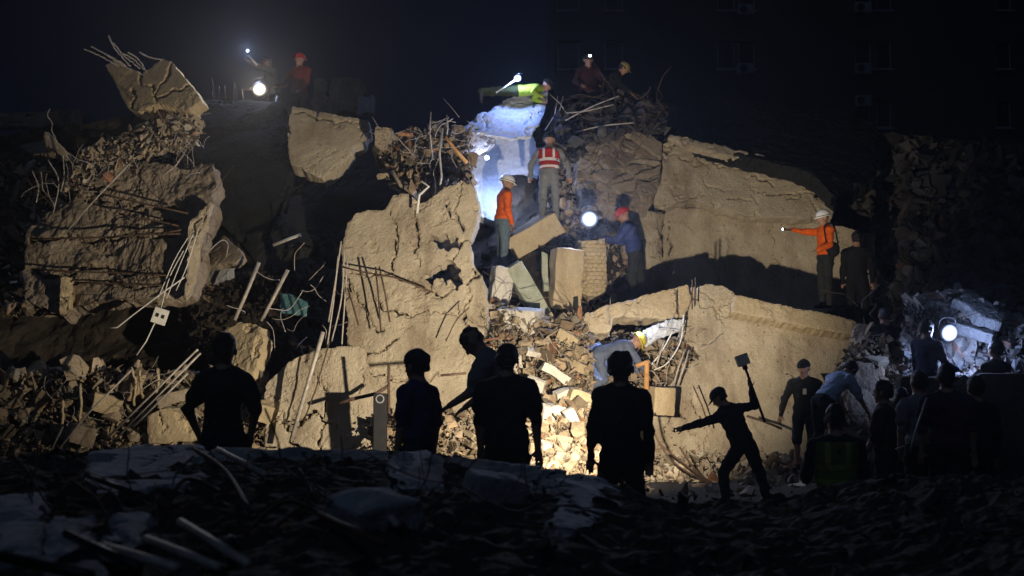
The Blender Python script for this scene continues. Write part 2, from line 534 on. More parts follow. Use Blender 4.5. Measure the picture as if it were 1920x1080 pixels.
def box_geo(c, ax, size):
    """oriented box: centre, three axes, full sizes; slightly chamfered"""
    c = Vector(c); ax = [Vector(a).normalized() for a in ax]
    bm = bmesh.new()
    bmesh.ops.create_cube(bm, size=1)
    for v in bm.verts:
        v.co = c + ax[0] * v.co.x * size[0] + ax[1] * v.co.y * size[1] + ax[2] * v.co.z * size[2]
    bmesh.ops.bevel(bm, geom=bm.edges[:], offset=min(size) * 0.08, segments=1, affect='EDGES')
    V = [tuple(v.co) for v in bm.verts]; Fc = [[v.index for v in f.verts] for f in bm.faces]
    bm.verts.index_update()
    Fc = [[v.index for v in f.verts] for f in bm.faces]
    bm.free()
    return V, Fc
XYZ = (Vector((1, 0, 0)), Vector((0, 1, 0)), Vector((0, 0, 1)))
def rot_axes(rx, ry, rz):
    m = Matrix.Rotation(rz, 3, 'Z') @ Matrix.Rotation(ry, 3, 'Y') @ Matrix.Rotation(rx, 3, 'X')
    return [m.col[0].copy(), m.col[1].copy(), m.col[2].copy()]
def box(name, c, ax, size, mat, parent=None, label=None, cat=None, group=None):
    V, Fc = box_geo(c, ax, size)
    o = mesh_obj(name, V, Fc, mat, parent)
    if parent is None: tag(o, label, cat, group)
    return o
def block(name, label, c, ax, size, mat, sub=10, rough=0.02, group=None, cat="concrete block", edge=0.5):
    """a broken concrete block: boxy, with noisy faces and knocked-off corners"""
    SEED[0] += 3
    bm = bmesh.new()
    bmesh.ops.create_cube(bm, size=1)
    bmesh.ops.subdivide_edges(bm, edges=bm.edges[:], cuts=sub, use_grid_fill=True)
    co = np.array([v.co[:] for v in bm.verts])
    s = np.array(size)
    q = co * s
    h = s / 2
    rr = min(size) * 0.10 * edge * 2
    inner = np.clip(q, -(h - rr), h - rr)
    d = q - inner
    l = np.linalg.norm(d, axis=1, keepdims=True)
    q = np.where(l > 1e-9, inner + d / np.maximum(l, 1e-9) * np.minimum(l, rr), q)
    nz = np.stack([fbm(q * 3 + k * 9.1, 4, SEED[0] + k) for k in range(3)], -1)
    q = q + nz * rough
    corner = np.clip(fbm(q * 2.1 + 5, 3, SEED[0] + 8) - 0.15, 0, 1)[:, None]
    q = q * (1 - 0.26 * corner)
    A = np.array([list(a) for a in ax])
    w = np.array(c) + q @ A
    bm.verts.index_update()
    Fc = [[v.index for v in f.verts] for f in bm.faces]
    bm.free()
    o = mesh_obj(name, w, Fc, mat, None, False)
    return tag(o, label, cat, group)

# chunk library for rubble
def _chunk(seed, flat=1.0):
    r = random.Random(seed)
    bm = bmesh.new()
    for i in range(11):
        p = Vector((r.uniform(-1, 1), r.uniform(-1, 1), r.uniform(-1, 1)))
        p = p / max(abs(p.x), abs(p.y), abs(p.z)) * r.uniform(0.75, 1)
        bm.verts.new((p.x, p.y * r.uniform(0.6, 1), p.z * flat))
    bmesh.ops.convex_hull(bm, input=bm.verts[:])
    bmesh.ops.delete(bm, geom=[v for v in bm.verts if not v.link_faces], context='VERTS')
    bmesh.ops.triangulate(bm, faces=bm.faces[:])
    bm.verts.index_update()
    V = np.array([v.co[:] for v in bm.verts]); T = np.array([[v.index for v in f.verts] for f in bm.faces])
    bm.free()
    return V, T
CHUNKS = [_chunk(i, random.choice([0.18, 0.3, 0.5, 0.8])) for i in range(36)]
def rand_rot(k):
    q = RNG.normal(size=(k, 4)); q /= np.linalg.norm(q, axis=1, keepdims=True)
    w, x, y, z = q.T
    return np.stack([np.stack([1 - 2 * (y * y + z * z), 2 * (x * y - z * w), 2 * (x * z + y * w)], -1),
                     np.stack([2 * (x * y + z * w), 1 - 2 * (x * x + z * z), 2 * (y * z - x * w)], -1),
                     np.stack([2 * (x * z - y * w), 2 * (y * z + x * w), 1 - 2 * (x * x + y * y)], -1)], 1)
def chunk_mesh(name, pos, size, mat, tones=None, elong=0.6, brick=0.22):
    """one mesh holding every loose chunk of a rubble field"""
    VV, TT, tn, hu = [], [], [], []
    HUES = [(1, .97, .93), (1, .97, .93), (1.05, .95, .85), (1.0, .62, .48), (.9, .95, 1.0), (1.25, 1.2, 1.1)]
    hw = [1, 1, .8, brick, .7, .35]
    hp = np.array(hw) / sum(hw)
    hidx = RNG.choice(6, len(pos), p=hp)
    base = 0
    R = rand_rot(len(pos))
    if tones is None: tones = RNG.uniform(0.45, 1.25, len(pos))
    for i, p in enumerate(pos):
        V, T = CHUNKS[RNG.integers(len(CHUNKS))]
        s = size[i] * (1 + elong * (RNG.random(3) - .5) * 2)
        VV.append((V * s * 0.5) @ R[i].T + p); TT.append(T + base); base += len(V)
        tn.append(np.full(len(V), tones[i])); hu.append(np.tile(HUES[hidx[i]], (len(V), 1)))
    V = np.concatenate(VV); T = np.concatenate(TT); tn = np.concatenate(tn); hu = np.concatenate(hu)
    o = mesh_obj(name, V, T, mat)
    at = o.data.attributes.new("tone", 'FLOAT_COLOR', 'POINT')
    cols = np.stack([tn * hu[:, 0], tn * hu[:, 1], tn * hu[:, 2], np.ones_like(tn)], -1)
    at.data.foreach_set("color", cols.astype(np.float32).ravel())
    return o
def rubble(name, label, poly, Yf, n, smin, smax, mat, cat="rubble", power=3.0, dy=0.25):
    n = int(n * 2.1); smax *= 1.1; smin *= 0.7
    xs = [p[0] for p in poly]; ys = [p[1] for p in poly]
    pts = []
    while len(pts) < n:
        x = RNG.uniform(min(xs), max(xs), 4000); y = RNG.uniform(min(ys), max(ys), 4000)
        k = pip(x, y, poly)
        pts += list(zip(x[k], y[k]))
    pts = pts[:n]
    pos = np.array([P(x, y, Yf(x, y) + RNG.uniform(-dy, dy)) for x, y in pts])
    t = RNG.random(n)
    size = smin * (smax / smin) ** (t ** power)
    o = chunk_mesh(name, pos, size, mat)
    return tag(o, label, cat, kind="stuff")

def tangle(label, poly, Yf, n, r, mat, length=(0.3, 1.2), dy=0.3, name="wire_tangle"):
    """a mass of bent wires and thin bars too fine to count"""
    xs = [p[0] for p in poly]; ys = [p[1] for p in poly]
    VV, FF = [], []
    k = 0
    while k < n:
        x, y = RNG.uniform(min(xs), max(xs)), RNG.uniform(min(ys), max(ys))
        if not pip(np.array([x]), np.array([y]), poly)[0]: continue
        k += 1
        p = P(x, y, Yf(x, y) + RNG.uniform(-dy, 0.1))
        d = Vector(RNG.normal(size=3)); d.y *= 0.5; d.normalize()
        L_ = RNG.uniform(*length)
        pts = [p]
        for q in range(4):
            d = (d + Vector(RNG.normal(size=3)) * 0.33).normalized()
            pts.append(pts[-1] + d * L_ / 4)
        V, Fc = tube_geo(smooth_path(pts, 3), r * RNG.uniform(0.6, 1.3), 4)
        b = len(VV)
        VV += [tuple(v) for v in V]; FF += [[i + b for i in f] for f in Fc]
    o = mesh_obj(name, VV, FF, mat, None, True)
    return tag(o, label, "wire", kind="stuff")

# ------------------------------------------------------------------ people: smooth implicit bodies
def surface_nets(f, org, h):
    """f: field on a grid (negative inside) -> verts, quads"""
    s = f < 0
    nx, ny, nz = f.shape
    c = np.zeros((nx - 1, ny - 1, nz - 1), int)
    for a in (0, 1):
        for b in (0, 1):
            for d in (0, 1):
                c += s[a:nx - 1 + a, b:ny - 1 + b, d:nz - 1 + d]
    act = (c > 0) & (c < 8)
    ids = -np.ones(act.shape, int)
    I = np.argwhere(act)
    ids[act] = np.arange(len(I))
    acc = np.zeros((len(I), 3)); cnt = np.zeros(len(I))
    corners = [(a, b, d) for a in (0, 1) for b in (0, 1) for d in (0, 1)]
    for k0 in range(8):
        for k1 in range(k0 + 1, 8):
            A, B = np.array(corners[k0]), np.array(corners[k1])
            if np.abs(A - B).sum() != 1: continue
            fa = f[I[:, 0] + A[0], I[:, 1] + A[1], I[:, 2] + A[2]]
            fb = f[I[:, 0] + B[0], I[:, 1] + B[1], I[:, 2] + B[2]]
            m = (fa < 0) != (fb < 0)
            t = np.where(m, fa / (fa - fb + 1e-12), 0)
            p = A + t[:, None] * (B - A)
            acc += np.where(m[:, None], p, 0); cnt += m
    V = org + (I + acc / np.maximum(cnt, 1)[:, None]) * h
    Q = []
    for ax in range(3):
        b_, c_ = (ax + 1) % 3, (ax + 2) % 3
        sl0 = [slice(None)] * 3; sl1 = [slice(None)] * 3
        sl0[ax] = slice(0, -1); sl1[ax] = slice(1, None)
        ch = s[tuple(sl0)] != s[tuple(sl1)]
        E = np.argwhere(ch)
        ok = (E[:, b_] > 0) & (E[:, c_] > 0) & (E[:, b_] < f.shape[b_] - 1) & (E[:, c_] < f.shape[c_] - 1)
        E = E[ok]
        if len(E) == 0: continue
        def cell(db, dc):
            k = E.copy(); k[:, b_] += db; k[:, c_] += dc
            return ids[k[:, 0], k[:, 1], k[:, 2]]
        q = np.stack([cell(-1, -1), cell(0, -1), cell(0, 0), cell(-1, 0)], -1)
        ins = s[E[:, 0], E[:, 1], E[:, 2]]
        q[~ins] = q[~ins][:, ::-1]
        Q.append(q)
    return V, np.concatenate(Q)

def smin(a, b, k):
    h = np.clip(0.5 + 0.5 * (b - a) / k, 0, 1)
    return b * (1 - h) + a * h - k * h * (1 - h)

class Body:
    """collects capsules and ellipsoids, each with a material id and blend radius"""
    def __init__(self): self.p = []
    def cap(self, a, b, ra, rb, m, k=0.03): self.p.append(('c', np.array(a, float), np.array(b, float), ra, rb, m, k))
    def ell(self, c, ax, r, m, k=0.04): self.p.append(('e', np.array(c, float), np.array([list(x) for x in ax], float), np.array(r, float), None, m, k))
    def bounds(self):
        lo = np.full(3, 1e9); hi = -lo
        for q in self.p:
            if q[0] == 'c':
                r = max(q[3], q[4]); pts = [q[1], q[2]]
            else:
                r = q[3].max(); pts = [q[1]]
            for t in pts: lo = np.minimum(lo, t - r); hi = np.maximum(hi, t + r)
        return lo - 0.06, hi + 0.06
    def build(self, h, fold=0.006, fold_mats=(), seed=0, cut=None):
        lo, hi = self.bounds()
        n = np.ceil((hi - lo) / h).astype(int) + 1
        f = np.full(n, 1.0); raw = np.full(n, 1e3); lab = np.zeros(n, np.int8)
        for q in self.p:
            if q[0] == 'c':
                r = max(q[3], q[4]); a = np.minimum(q[1], q[2]) - r; b = np.maximum(q[1], q[2]) + r
            else:
                r = q[3].max(); a = q[1] - r; b = q[1] + r
            i0 = np.maximum(((a - 0.10 - lo) / h).astype(int), 0); i1 = np.minimum(((b + 0.10 - lo) / h).astype(int) + 1, n)
            if (i1 <= i0).any(): continue
            g = np.meshgrid(*[lo[k] + np.arange(i0[k], i1[k]) * h for k in range(3)], indexing='ij')
            X = np.stack(g, -1)
            if q[0] == 'c':
                d = q[2] - q[1]
                t = np.clip(((X - q[1]) @ d) / (d @ d + 1e-12), 0, 1)
                dist = np.linalg.norm(X - q[1] - t[..., None] * d, axis=-1) - (q[3] + t * (q[4] - q[3]))
            else:
                y = (X - q[1]) @ q[2].T
                k0 = np.linalg.norm(y / q[3], axis=-1); k1 = np.linalg.norm(y / q[3] ** 2, axis=-1)
                dist = k0 * (k0 - 1) / np.maximum(k1, 1e-6)
            sl = tuple(slice(i0[k], i1[k]) for k in range(3))
            f[sl] = smin(f[sl], dist, q[6])
            m = dist < raw[sl]
            lab[sl] = np.where(m, q[5], lab[sl]); raw[sl] = np.minimum(raw[sl], dist)
        if fold > 0:
            near = np.abs(f) < 0.05
            I = np.argwhere(near)
            X = lo + I * h
            d = fbm(X * np.array([8, 8, 13.0]), 4, seed, 0.6)
            lm = np.isin(lab[near], fold_mats)
            f[near] -= np.where(lm, d * fold, 0)
        if cut is not None:
            g = np.meshgrid(*[lo[k] + np.arange(n[k]) * h for k in range(3)], indexing='ij')
            f = np.maximum(f, cut(np.stack(g, -1)))
        V, Q = surface_nets(f, lo, h)
        cc = V[Q].mean(1)
        ii = np.clip(np.rint((cc - lo) / h).astype(int), 0, n - 1)
        return V, Q, lab[ii[:, 0], ii[:, 1], ii[:, 2]]

SKIN = plain_mat("skin", (0.30, 0.17, 0.11), 0.55, 0, 0.35, 0.1, 12)
HAIR = plain_mat("black_hair", (0.008, 0.007, 0.006), 0.6, 0, 0.4, 0.3, 60, 0.5)
SHOE = plain_mat("dark_boot_leather", (0.02, 0.018, 0.016), 0.6, 0, 0.3, 0.2, 12)
EYE = plain_mat("dark_eye", (0.02, 0.015, 0.012), 0.25, 0, 0.5, 0.1, 5)
LIP = plain_mat("lip", (0.22, 0.10, 0.08), 0.5, 0, 0.35, 0.1, 12)
REFL = plain_mat("reflective_band", (0.65, 0.66, 0.66), 0.35, 0, 0.6, 0.05, 30)
CLOTH = {}
def cloth(name, c, rough=0.9):
    if name not in CLOTH: CLOTH[name] = plain_mat(name, c, rough, 0, 0.15, 0.18, 14, 0.4)
    return CLOTH[name]

def nv(t): return np.array(t, float) / np.linalg.norm(t)
def person(label, head_px, Y, H=1.72, yaw=0, lean=(0, 0), legs=None, arms=None, head=(0, 0), top=None, trousers=None, sleeve='long',
           leg='long', hat=None, hat_mat=None, vest=None, h=0.014, group=None, waist_turn=0, belt=False, badge=False, name="person",
           headlamp=False, mask=None, bulk=1.10, hs=1.12, hairy=1.0, fold=0.011, loose=1.0):
    """label; head centre at a pixel and depth; yaw 0 faces away from the camera, -90 left, 90 right, 180 at the camera.
    lean=(forward, right) in degrees; arms/legs = ((upper dir),(lower dir)) for left then right, in the body frame x right, y forward, z up"""
    s = H / 1.75
    yr = math.radians(yaw)
    Fv = np.array([math.sin(yr), math.cos(yr), 0]); Rv = np.array([math.cos(yr), -math.sin(yr), 0]); Z = np.array([0, 0, 1.0])
    def W(d): return Rv * d[0] + Fv * d[1] + Z * d[2]
    lf, lr = math.radians(lean[0]), math.radians(lean[1])
    up = nv(W((math.sin(lr), math.sin(lf) * math.cos(lr), math.cos(lf) * math.cos(lr))))
    tr = math.radians(waist_turn)
    Rt = nv(np.cross(np.cross(up, Rv * math.cos(tr) + Fv * -math.sin(tr)), up))
    Ft = np.cross(up, Rt); 
    pel = np.zeros(3)
    chest = pel + up * 0.36 * s
    neck = pel + up * 0.53 * s
    hp, ht = math.radians(head[0]), math.radians(head[1])      # pitch down, turn right
    Fh = Ft * math.cos(ht) + Rt * math.sin(ht)
    Rh = Rt * math.cos(ht) - Ft * math.sin(ht)
    Uh = nv(up * math.cos(hp) + Fh * math.sin(hp) if True else up)
    Fh = np.cross(Uh, Rh); Fh = Fh / np.linalg.norm(Fh)
    s0 = s
    hc = neck + up * 0.065 * s + Uh * 0.115 * s + Fh * 0.012 * s
    B = Body()
    MT, MB_, MS, MH, ML = 0, 1, 2, 3, 4       # top, trousers, skin, shoe, lip
    ax = (Rt, Ft, up)
    B.ell(chest + up * -0.02 * s, ax, np.array([.175 * bulk, .118 * bulk, .20]) * s, MT, 0.05)
    B.ell(chest + up * 0.08 * s + Ft * -0.012 * s, ax, np.array([.185 * bulk, .10 * bulk, .11]) * s, MT, 0.05)
    B.ell(pel + up * 0.17 * s, ax, np.array([.160 * bulk * loose, .118 * bulk * loose, .15]) * s, MT, 0.05)
    B.ell(pel + up * 0.06 * s, ax, np.array([.174 * bulk * loose, .128 * bulk * loose, .10]) * s, MT, 0.04)
    B.ell(pel - up * 0.03 * s, ax, np.array([.164 * bulk, .127 * bulk, .105]) * s, MB_, 0.04)
    shL = chest + up * 0.10 * s - Rt * 0.185 * bulk * s; shR = chest + up * 0.10 * s + Rt * 0.185 * bulk * s
    for sh in (shL, shR):
        B.cap(neck + up * 0.0 * s, sh, 0.062 * s, 0.064 * bulk * s, MT, 0.06)
    B.cap(neck - up * 0.04 * s, hc - Uh * 0.07 * s - Fh * .01 * s, 0.064 * s, 0.060 * s, MS, 0.03)
    sH = s * hs
    # head
    ha = (Rh, Fh, Uh)
    B.ell(hc + Uh * 0.022 * sH - Fh * 0.010 * sH, ha, np.array([.076, .096, .094]) * sH, MS, 0.02)
    B.ell(hc - Uh * 0.030 * sH + Fh * 0.022 * sH, ha, np.array([.058, .066, .078]) * sH, MS, 0.03)
    B.ell(hc - Uh * 0.092 * sH + Fh * 0.062 * sH, ha, np.array([.026, .020, .018]) * sH, MS, 0.025)
    B.cap(hc + Uh * 0.012 * sH + Fh * 0.086 * sH, hc - Uh * 0.030 * sH + Fh * 0.104 * sH, 0.007 * sH, 0.013 * sH, MS, 0.012)
    B.cap(hc + Uh * 0.030 * sH + Fh * 0.080 * sH - Rh * .034 * sH, hc + Uh * 0.030 * sH + Fh * 0.080 * sH + Rh * .034 * sH, 0.010 * sH, 0.010 * sH, MS, 0.012)
    B.cap(hc - Uh * 0.060 * sH + Fh * 0.084 * sH - Rh * .020 * sH, hc - Uh * 0.060 * sH + Fh * 0.084 * sH + Rh * .020 * sH, 0.007 * sH, 0.007 * sH, ML, 0.006)
    for sg in (-1, 1):
        B.ell(hc + Rh * sg * 0.085 * sH - Uh * 0.012 * sH - Fh * 0.008 * sH, ha, np.array([.013, .020, .033]) * sH, MS, 0.006)
    # arms
    if arms is None: arms = (((-.16, 0, -1), (-.05, .15, -1)), ((.16, 0, -1), (.05, .15, -1)))
    hands = []
    for sg, sh, (ua, fa) in ((-1, shL, arms[0]), (1, shR, arms[1])):
        ud, fd = nv(W(ua)), nv(W(fa))
        el = sh + ud * 0.285 * s
        wr = el + fd * 0.255 * s
        B.cap(sh, el, 0.064 * bulk * s, 0.050 * bulk * s, MT, 0.035)
        if sleeve == 'long':
            B.cap(el, wr - fd * 0.01 * s, 0.050 * bulk * s, 0.040 * bulk * s, MT, 0.03)
            B.cap(wr - fd * 0.03 * s, wr + fd * 0.01 * s, 0.026 * s, 0.026 * s, MS, 0.01)
        else:
            B.cap(sh + ud * 0.03 * s, sh + ud * 0.17 * s, 0.078 * bulk * s, 0.082 * bulk * s, MT, 0.012)
            B.cap(sh + ud * 0.15 * s, el, 0.052 * s, 0.046 * s, MS, 0.012)
            B.cap(el, wr, 0.046 * s, 0.029 * s, MS, 0.03)
        # hand: palm, four unequal bent fingers, thumb at the side of the palm
        side = np.cross(fd, W((0, 1, 0.2)) if abs(fd @ W((0, 1, 0))) < 0.85 else Z); side = nv(side) * -sg
        pn = nv(np.cross(side, fd)) * 1.0
        pc = wr + fd * 0.048 * s
        B.ell(pc, (nv(side), nv(np.cross(side, fd)), fd), np.array([.040, .019, .052]) * s, MS, 0.012)
        for k, (o_, l_) in enumerate(((-.030, .062), (-.010, .075), (.010, .072), (.028, .056))):
            b0 = wr + fd * 0.090 * s + side * o_ * s
            kn = b0 + nv(fd + pn * 0.30) * l_ * 0.55 * s
            B.cap(b0 - fd * .015 * s, kn, 0.0095 * s, 0.0090 * s, MS, 0.004)
            B.cap(kn, kn + nv(fd * 0.8 + pn * 0.75) * l_ * 0.5 * s, 0.0088 * s, 0.0075 * s, MS, 0.004)
        t0 = wr + fd * 0.028 * s + side * 0.034 * s
        t1 = t0 + nv(fd * 0.7 + side * 0.75 + pn * 0.25) * 0.040 * s
        B.cap(t0, t1, 0.013 * s, 0.0105 * s, MS, 0.008)
        B.cap(t1, t1 + nv(fd * 0.9 + side * 0.3 + pn * 0.35) * 0.034 * s, 0.0105 * s, 0.008 * s, MS, 0.004)
        hands.append(pc + fd * 0.045 * s + pn * .02 * s)
    # legs
    if legs is None: legs = (((-.07, .03, -1), (-.02, -.04, -1)), ((.07, .03, -1), (.02, -.04, -1)))
    lows = []
    for sg, (th, sn) in ((-1, legs[0]), (1, legs[1])):
        td, sd = nv(W(th)), nv(W(sn))
        hj = pel + Rv * sg * 0.092 * s - up * 0.05 * s
        kn = hj + td * 0.42 * s
        an = kn + sd * 0.40 * s
        if leg == 'long':
            B.cap(hj, kn, 0.098 * bulk * s, 0.070 * bulk * s, MB_, 0.03)
            B.cap(kn, an, 0.066 * bulk * s, 0.056 * bulk * s, MB_, 0.03)
            B.ell(kn.copy() - sd * -0.11 * s - W((0, .015, 0)), (Rv, Fv, Z), np.array([.06, .066, .10]) * s, MB_, 0.03)
        else:
            B.cap(hj, kn - td * 0.02 * s, 0.105 * s, 0.088 * s, MB_, 0.02)
            B.cap(kn - td * 0.05 * s, kn, 0.058 * s, 0.052 * s, MS, 0.012)
            B.cap(kn, an, 0.052 * s, 0.036 * s, MS, 0.03)
            B.ell(kn + sd * 0.13 * s - W((0, .018, 0)), (Rv, Fv, sd), np.array([.050, .052, .10]) * s, MS, 0.03)
        fw = nv(W((sg * 0.15, 1, 0)))
        if abs(sd[2]) < 0.5: fw = nv(np.cross(Rv, sd)) * 1.0
        B.cap(an, an - Z * 0.03 * s, 0.044 * s, 0.045 * s, MH, 0.02)
        B.cap(an - Z * 0.045 * s - fw * 0.03 * s, an - Z * 0.055 * s + fw * 0.15 * s, 0.042 * s, 0.034 * s, MH, 0.025)
        lows.append((an - Z * 0.09 * s))
    V, Q, lab = B.build(h, fold, (0, 1), seed=SEED[0]); SEED[0] += 5
    target = np.array(P(head_px[0], head_px[1], Y))
    off = target - hc
    zmin = V[:, 2].min() + off[2]
    root = empty(name, Vector((off[0], off[1], zmin)))
    mats = [top, trousers, SKIN, SHOE, LIP]
    mesh_obj("body", V + off, Q, mats, root, True, lab)
    tag(root, label, "person", group)
    hw = hc + off
    def ring_dome(r, u0, mat, nm, brim=0.0, visor=0.0, lift=0.0, par=root):
        """hat crown as a lathe about the head's up axis, with optional brim or visor"""
        Vv, Ff = [], []
        S, T = 20, 9
        prof = [(math.cos(a) * 1.0, math.sin(a)) for a in np.linspace(-0.02, math.pi / 2 - 0.02, T)]
        for (c_, z_) in prof:
            for k in range(S):
                a = 2 * math.pi * k / S
                Vv.append(hw + Uh * (u0 + lift + z_ * r[2]) * sH + Rh * math.cos(a) * c_ * r[0] * sH + Fh * (math.sin(a) * c_ * r[1] - 0.010) * sH)
        for t in range(T - 1):
            for k in range(S):
                Ff.append([t * S + k, t * S + (k + 1) % S, (t + 1) * S + (k + 1) % S, (t + 1) * S + k])
        Ff.append([(T - 1) * S + k for k in range(S)])
        nb = len(Vv)
        for k in range(S):
            a = 2 * math.pi * k / S
            fb = max(0, math.sin(a)) ** 2
            e = brim + visor * fb
            Vv.append(hw + Uh * (u0 + lift - 0.012 - 0.02 * fb * (visor > 0)) * sH + Rh * math.cos(a) * (r[0] + brim + visor * 0.15 * fb) * sH + Fh * (math.sin(a) * (r[1] + e) - 0.010) * sH)
        for k in range(S): Ff.append([k, nb + k, nb + (k + 1) % S, (k + 1) % S])
        # inner lip for thickness
        ni = len(Vv)
        for k in range(S):
            a = 2 * math.pi * k / S
            Vv.append(hw + Uh * (u0 + lift - 0.018) * sH + Rh * math.cos(a) * (r[0] - 0.012) * sH + Fh * (math.sin(a) * (r[1] - 0.012) - 0.010) * sH)
        for k in range(S): Ff.append([nb + k, ni + k, ni + (k + 1) % S, nb + (k + 1) % S])
        return mesh_obj(nm, np.array(Vv), Ff, mat, par, True)
    # hair
    if hat not in ('helmet',):
        hb = Body()
        hb.ell(hc + Uh * 0.030 * sH - Fh * 0.014 * sH, ha, np.array([.081 * hairy, .104 * hairy, .100 * hairy]) * sH, 0, 0.01)
        hb.ell(hc - Uh * 0.02 * sH - Fh * 0.045 * sH, ha, np.array([.074 * hairy, .062 * hairy, .075]) * sH, 0, 0.02)
        face_n = nv(Fh * 1.0 - Uh * 0.55)
        fp = hc + Fh * 0.052 * sH + Uh * 0.02 * sH
        hv, hq, _ = hb.build(h * 0.9, 0.014, (0,), seed=SEED[0], cut=lambda X: np.maximum((X - fp) @ face_n, -((X - hc) @ Uh) - 0.055 * sH))
        mesh_obj("hair", hv + off, hq, HAIR, root, True)
    if hat == 'helmet':
        hm = ring_dome((.108, .128, .112), 0.028, hat_mat, "helmet", brim=0.016, visor=0.03)
        ring_dome((.1105, .1305, .02), 0.030, DARKM, "helmet_band", par=hm)
    elif hat == 'cap':
        ring_dome((.094, .112, .088), 0.040, hat_mat, "cap", visor=0.075)
    if headlamp:
        c = hw + (Fh * 0.125 + Uh * 0.065) * sH
        box("headlamp", c, (Rh, Fh, Uh), (0.045, 0.03, 0.035), SMALL_LED, hm if hat == 'helmet' else root)
    # eyes
    for sg in (-1, 1):
        c = hw + (Rh * sg * 0.031 + Fh * 0.0765 + Uh * 0.008) * sH
        Vv, Ff = [], []
        for t in range(1, 5):
            th_ = math.pi * t / 5
            for k in range(8):
                a = 2 * math.pi * k / 8
                Vv.append(c + (Rh * math.cos(a) * math.sin(th_) * .013 + Uh * math.sin(a) * math.sin(th_) * .008 + Fh * math.cos(th_) * .012) * sH)
        for t in range(3):
            for k in range(8): Ff.append([t * 8 + k, t * 8 + (k + 1) % 8, (t + 1) * 8 + (k + 1) % 8, (t + 1) * 8 + k])
        Ff += [list(range(8))[::-1], [24 + k for k in range(8)]]
        mesh_obj("eye", np.array(Vv), Ff, EYE, root, True)
    if vest is not None:
        vb = Body()
        g = 0.018
        vb.ell(chest + up * -0.02 * s, ax, np.array([.175 * bulk + g, .118 * bulk + g, .20]) * s, 0, 0.05)
        vb.ell(chest + up * 0.08 * s + Ft * -0.012 * s, ax, np.array([.178 * bulk + g, .10 * bulk + g, .11 + g]) * s, 0, 0.05)
        vb.ell(pel + up * 0.15 * s, ax, np.array([.163 * bulk + g, .122 * bulk + g, .17]) * s, 0, 0.05)
        for sh in (shL, shR): vb.cap(neck - up * 0.02 * s, neck.lerp(sh, .7) if False else neck + (sh - neck) * 0.72, 0.058 * s, 0.074 * s, 0, 0.05)
        lo_, hi_ = pel + up * 0.03 * s, neck - up * 0.03 * s
        vv, vq, _ = vb.build(h, 0.008, (0,), seed=SEED[0],
                             cut=lambda X: np.maximum(np.maximum(-((X - lo_) @ up), (X - hi_) @ up), np.abs((X - pel) @ Rt) - 0.235 * s))
        cc = vv[vq].mean(1)
        hh = (cc - pel) @ up / s
        xx = (cc - pel) @ Rt / s
        band = ((hh > 0.10) & (hh < 0.15)) | ((hh > 0.24) & (hh < 0.29)) | ((np.abs(np.abs(xx) - 0.095) < 0.024) & (hh > 0.29))
        mesh_obj("vest", vv + off, vq, [vest[0], vest[1]], root, True, band.astype(int))
    if belt:
        Vv, Ff = [], []
        for r_ in (0, 1):
            for k in range(24):
                a = 2 * math.pi * k / 24
                Vv.append(pel + off + up * (0.005 + 0.04 * r_) * s + Rt * math.cos(a) * 0.178 * s + Ft * math.sin(a) * 0.134 * s)
        for k in range(24): Ff.append([k, (k + 1) % 24, 24 + (k + 1) % 24, 24 + k])
        mesh_obj("reflective_belt", np.array(Vv), Ff, REFL if belt == 'refl' else DARKM, root, True)
    if badge:
        box("badge", chest + off + Ft * 0.135 * s - Rt * 0.045 * s - up * 0.03 * s, (Rt, Ft, up), (0.055, 0.006, 0.085), WHITEP, root)
    if mask is not None:
        mb = Body(); mb.ell(hc - Uh * 0.05 * sH + Fh * 0.055 * sH, ha, np.array([.062, .060, .060]) * sH, 0, 0.01)
        mv_, mq_, _ = mb.build(h * .8, 0, (), cut=lambda X: -((X - hc - Fh * 0.03 * sH) @ Fh))
        mesh_obj("face_mask", mv_ + off, mq_, mask, root, True)
    return root, [np.array(x) + off for x in hands], off, [l + off for l in lows]

# ================================================================== THE SETTING
# ground: one sheet to the horizon
def build_ground():
    xs = np.concatenate([np.linspace(-260, -16, 14), np.linspace(-14, 14, 113), np.linspace(16, 260, 14)])
    ys = np.concatenate([np.linspace(-60, 1, 8), np.linspace(2, 24, 89), np.linspace(26, 300, 16)])
    gx, gy = np.meshgrid(xs, ys, indexing='ij')
    z = 0.07 * n2(gx * 0.7, gy * 0.7, 4, 5) + 0.14 * np.clip(1 - np.abs(gy - 12) / 3, 0, 1)
    inner = (np.abs(gx) < 15) & (gy > 0) & (gy < 25)
    z = np.where(inner, z, 0)
    V = np.stack([gx, gy, z - 0.06], -1).reshape(-1, 3)
    nx, ny = gx.shape
    vid = np.arange(nx * ny).reshape(nx, ny)
    Q = np.stack([vid[:-1, :-1], vid[1:, :-1], vid[1:, 1:], vid[:-1, 1:]], -1).reshape(-1, 4)
    o = mesh_obj("ground", V, Q, EARTH_SHADE, None, True, loc=(0, 0, 0))
    tag(o, kind="structure")
build_ground()

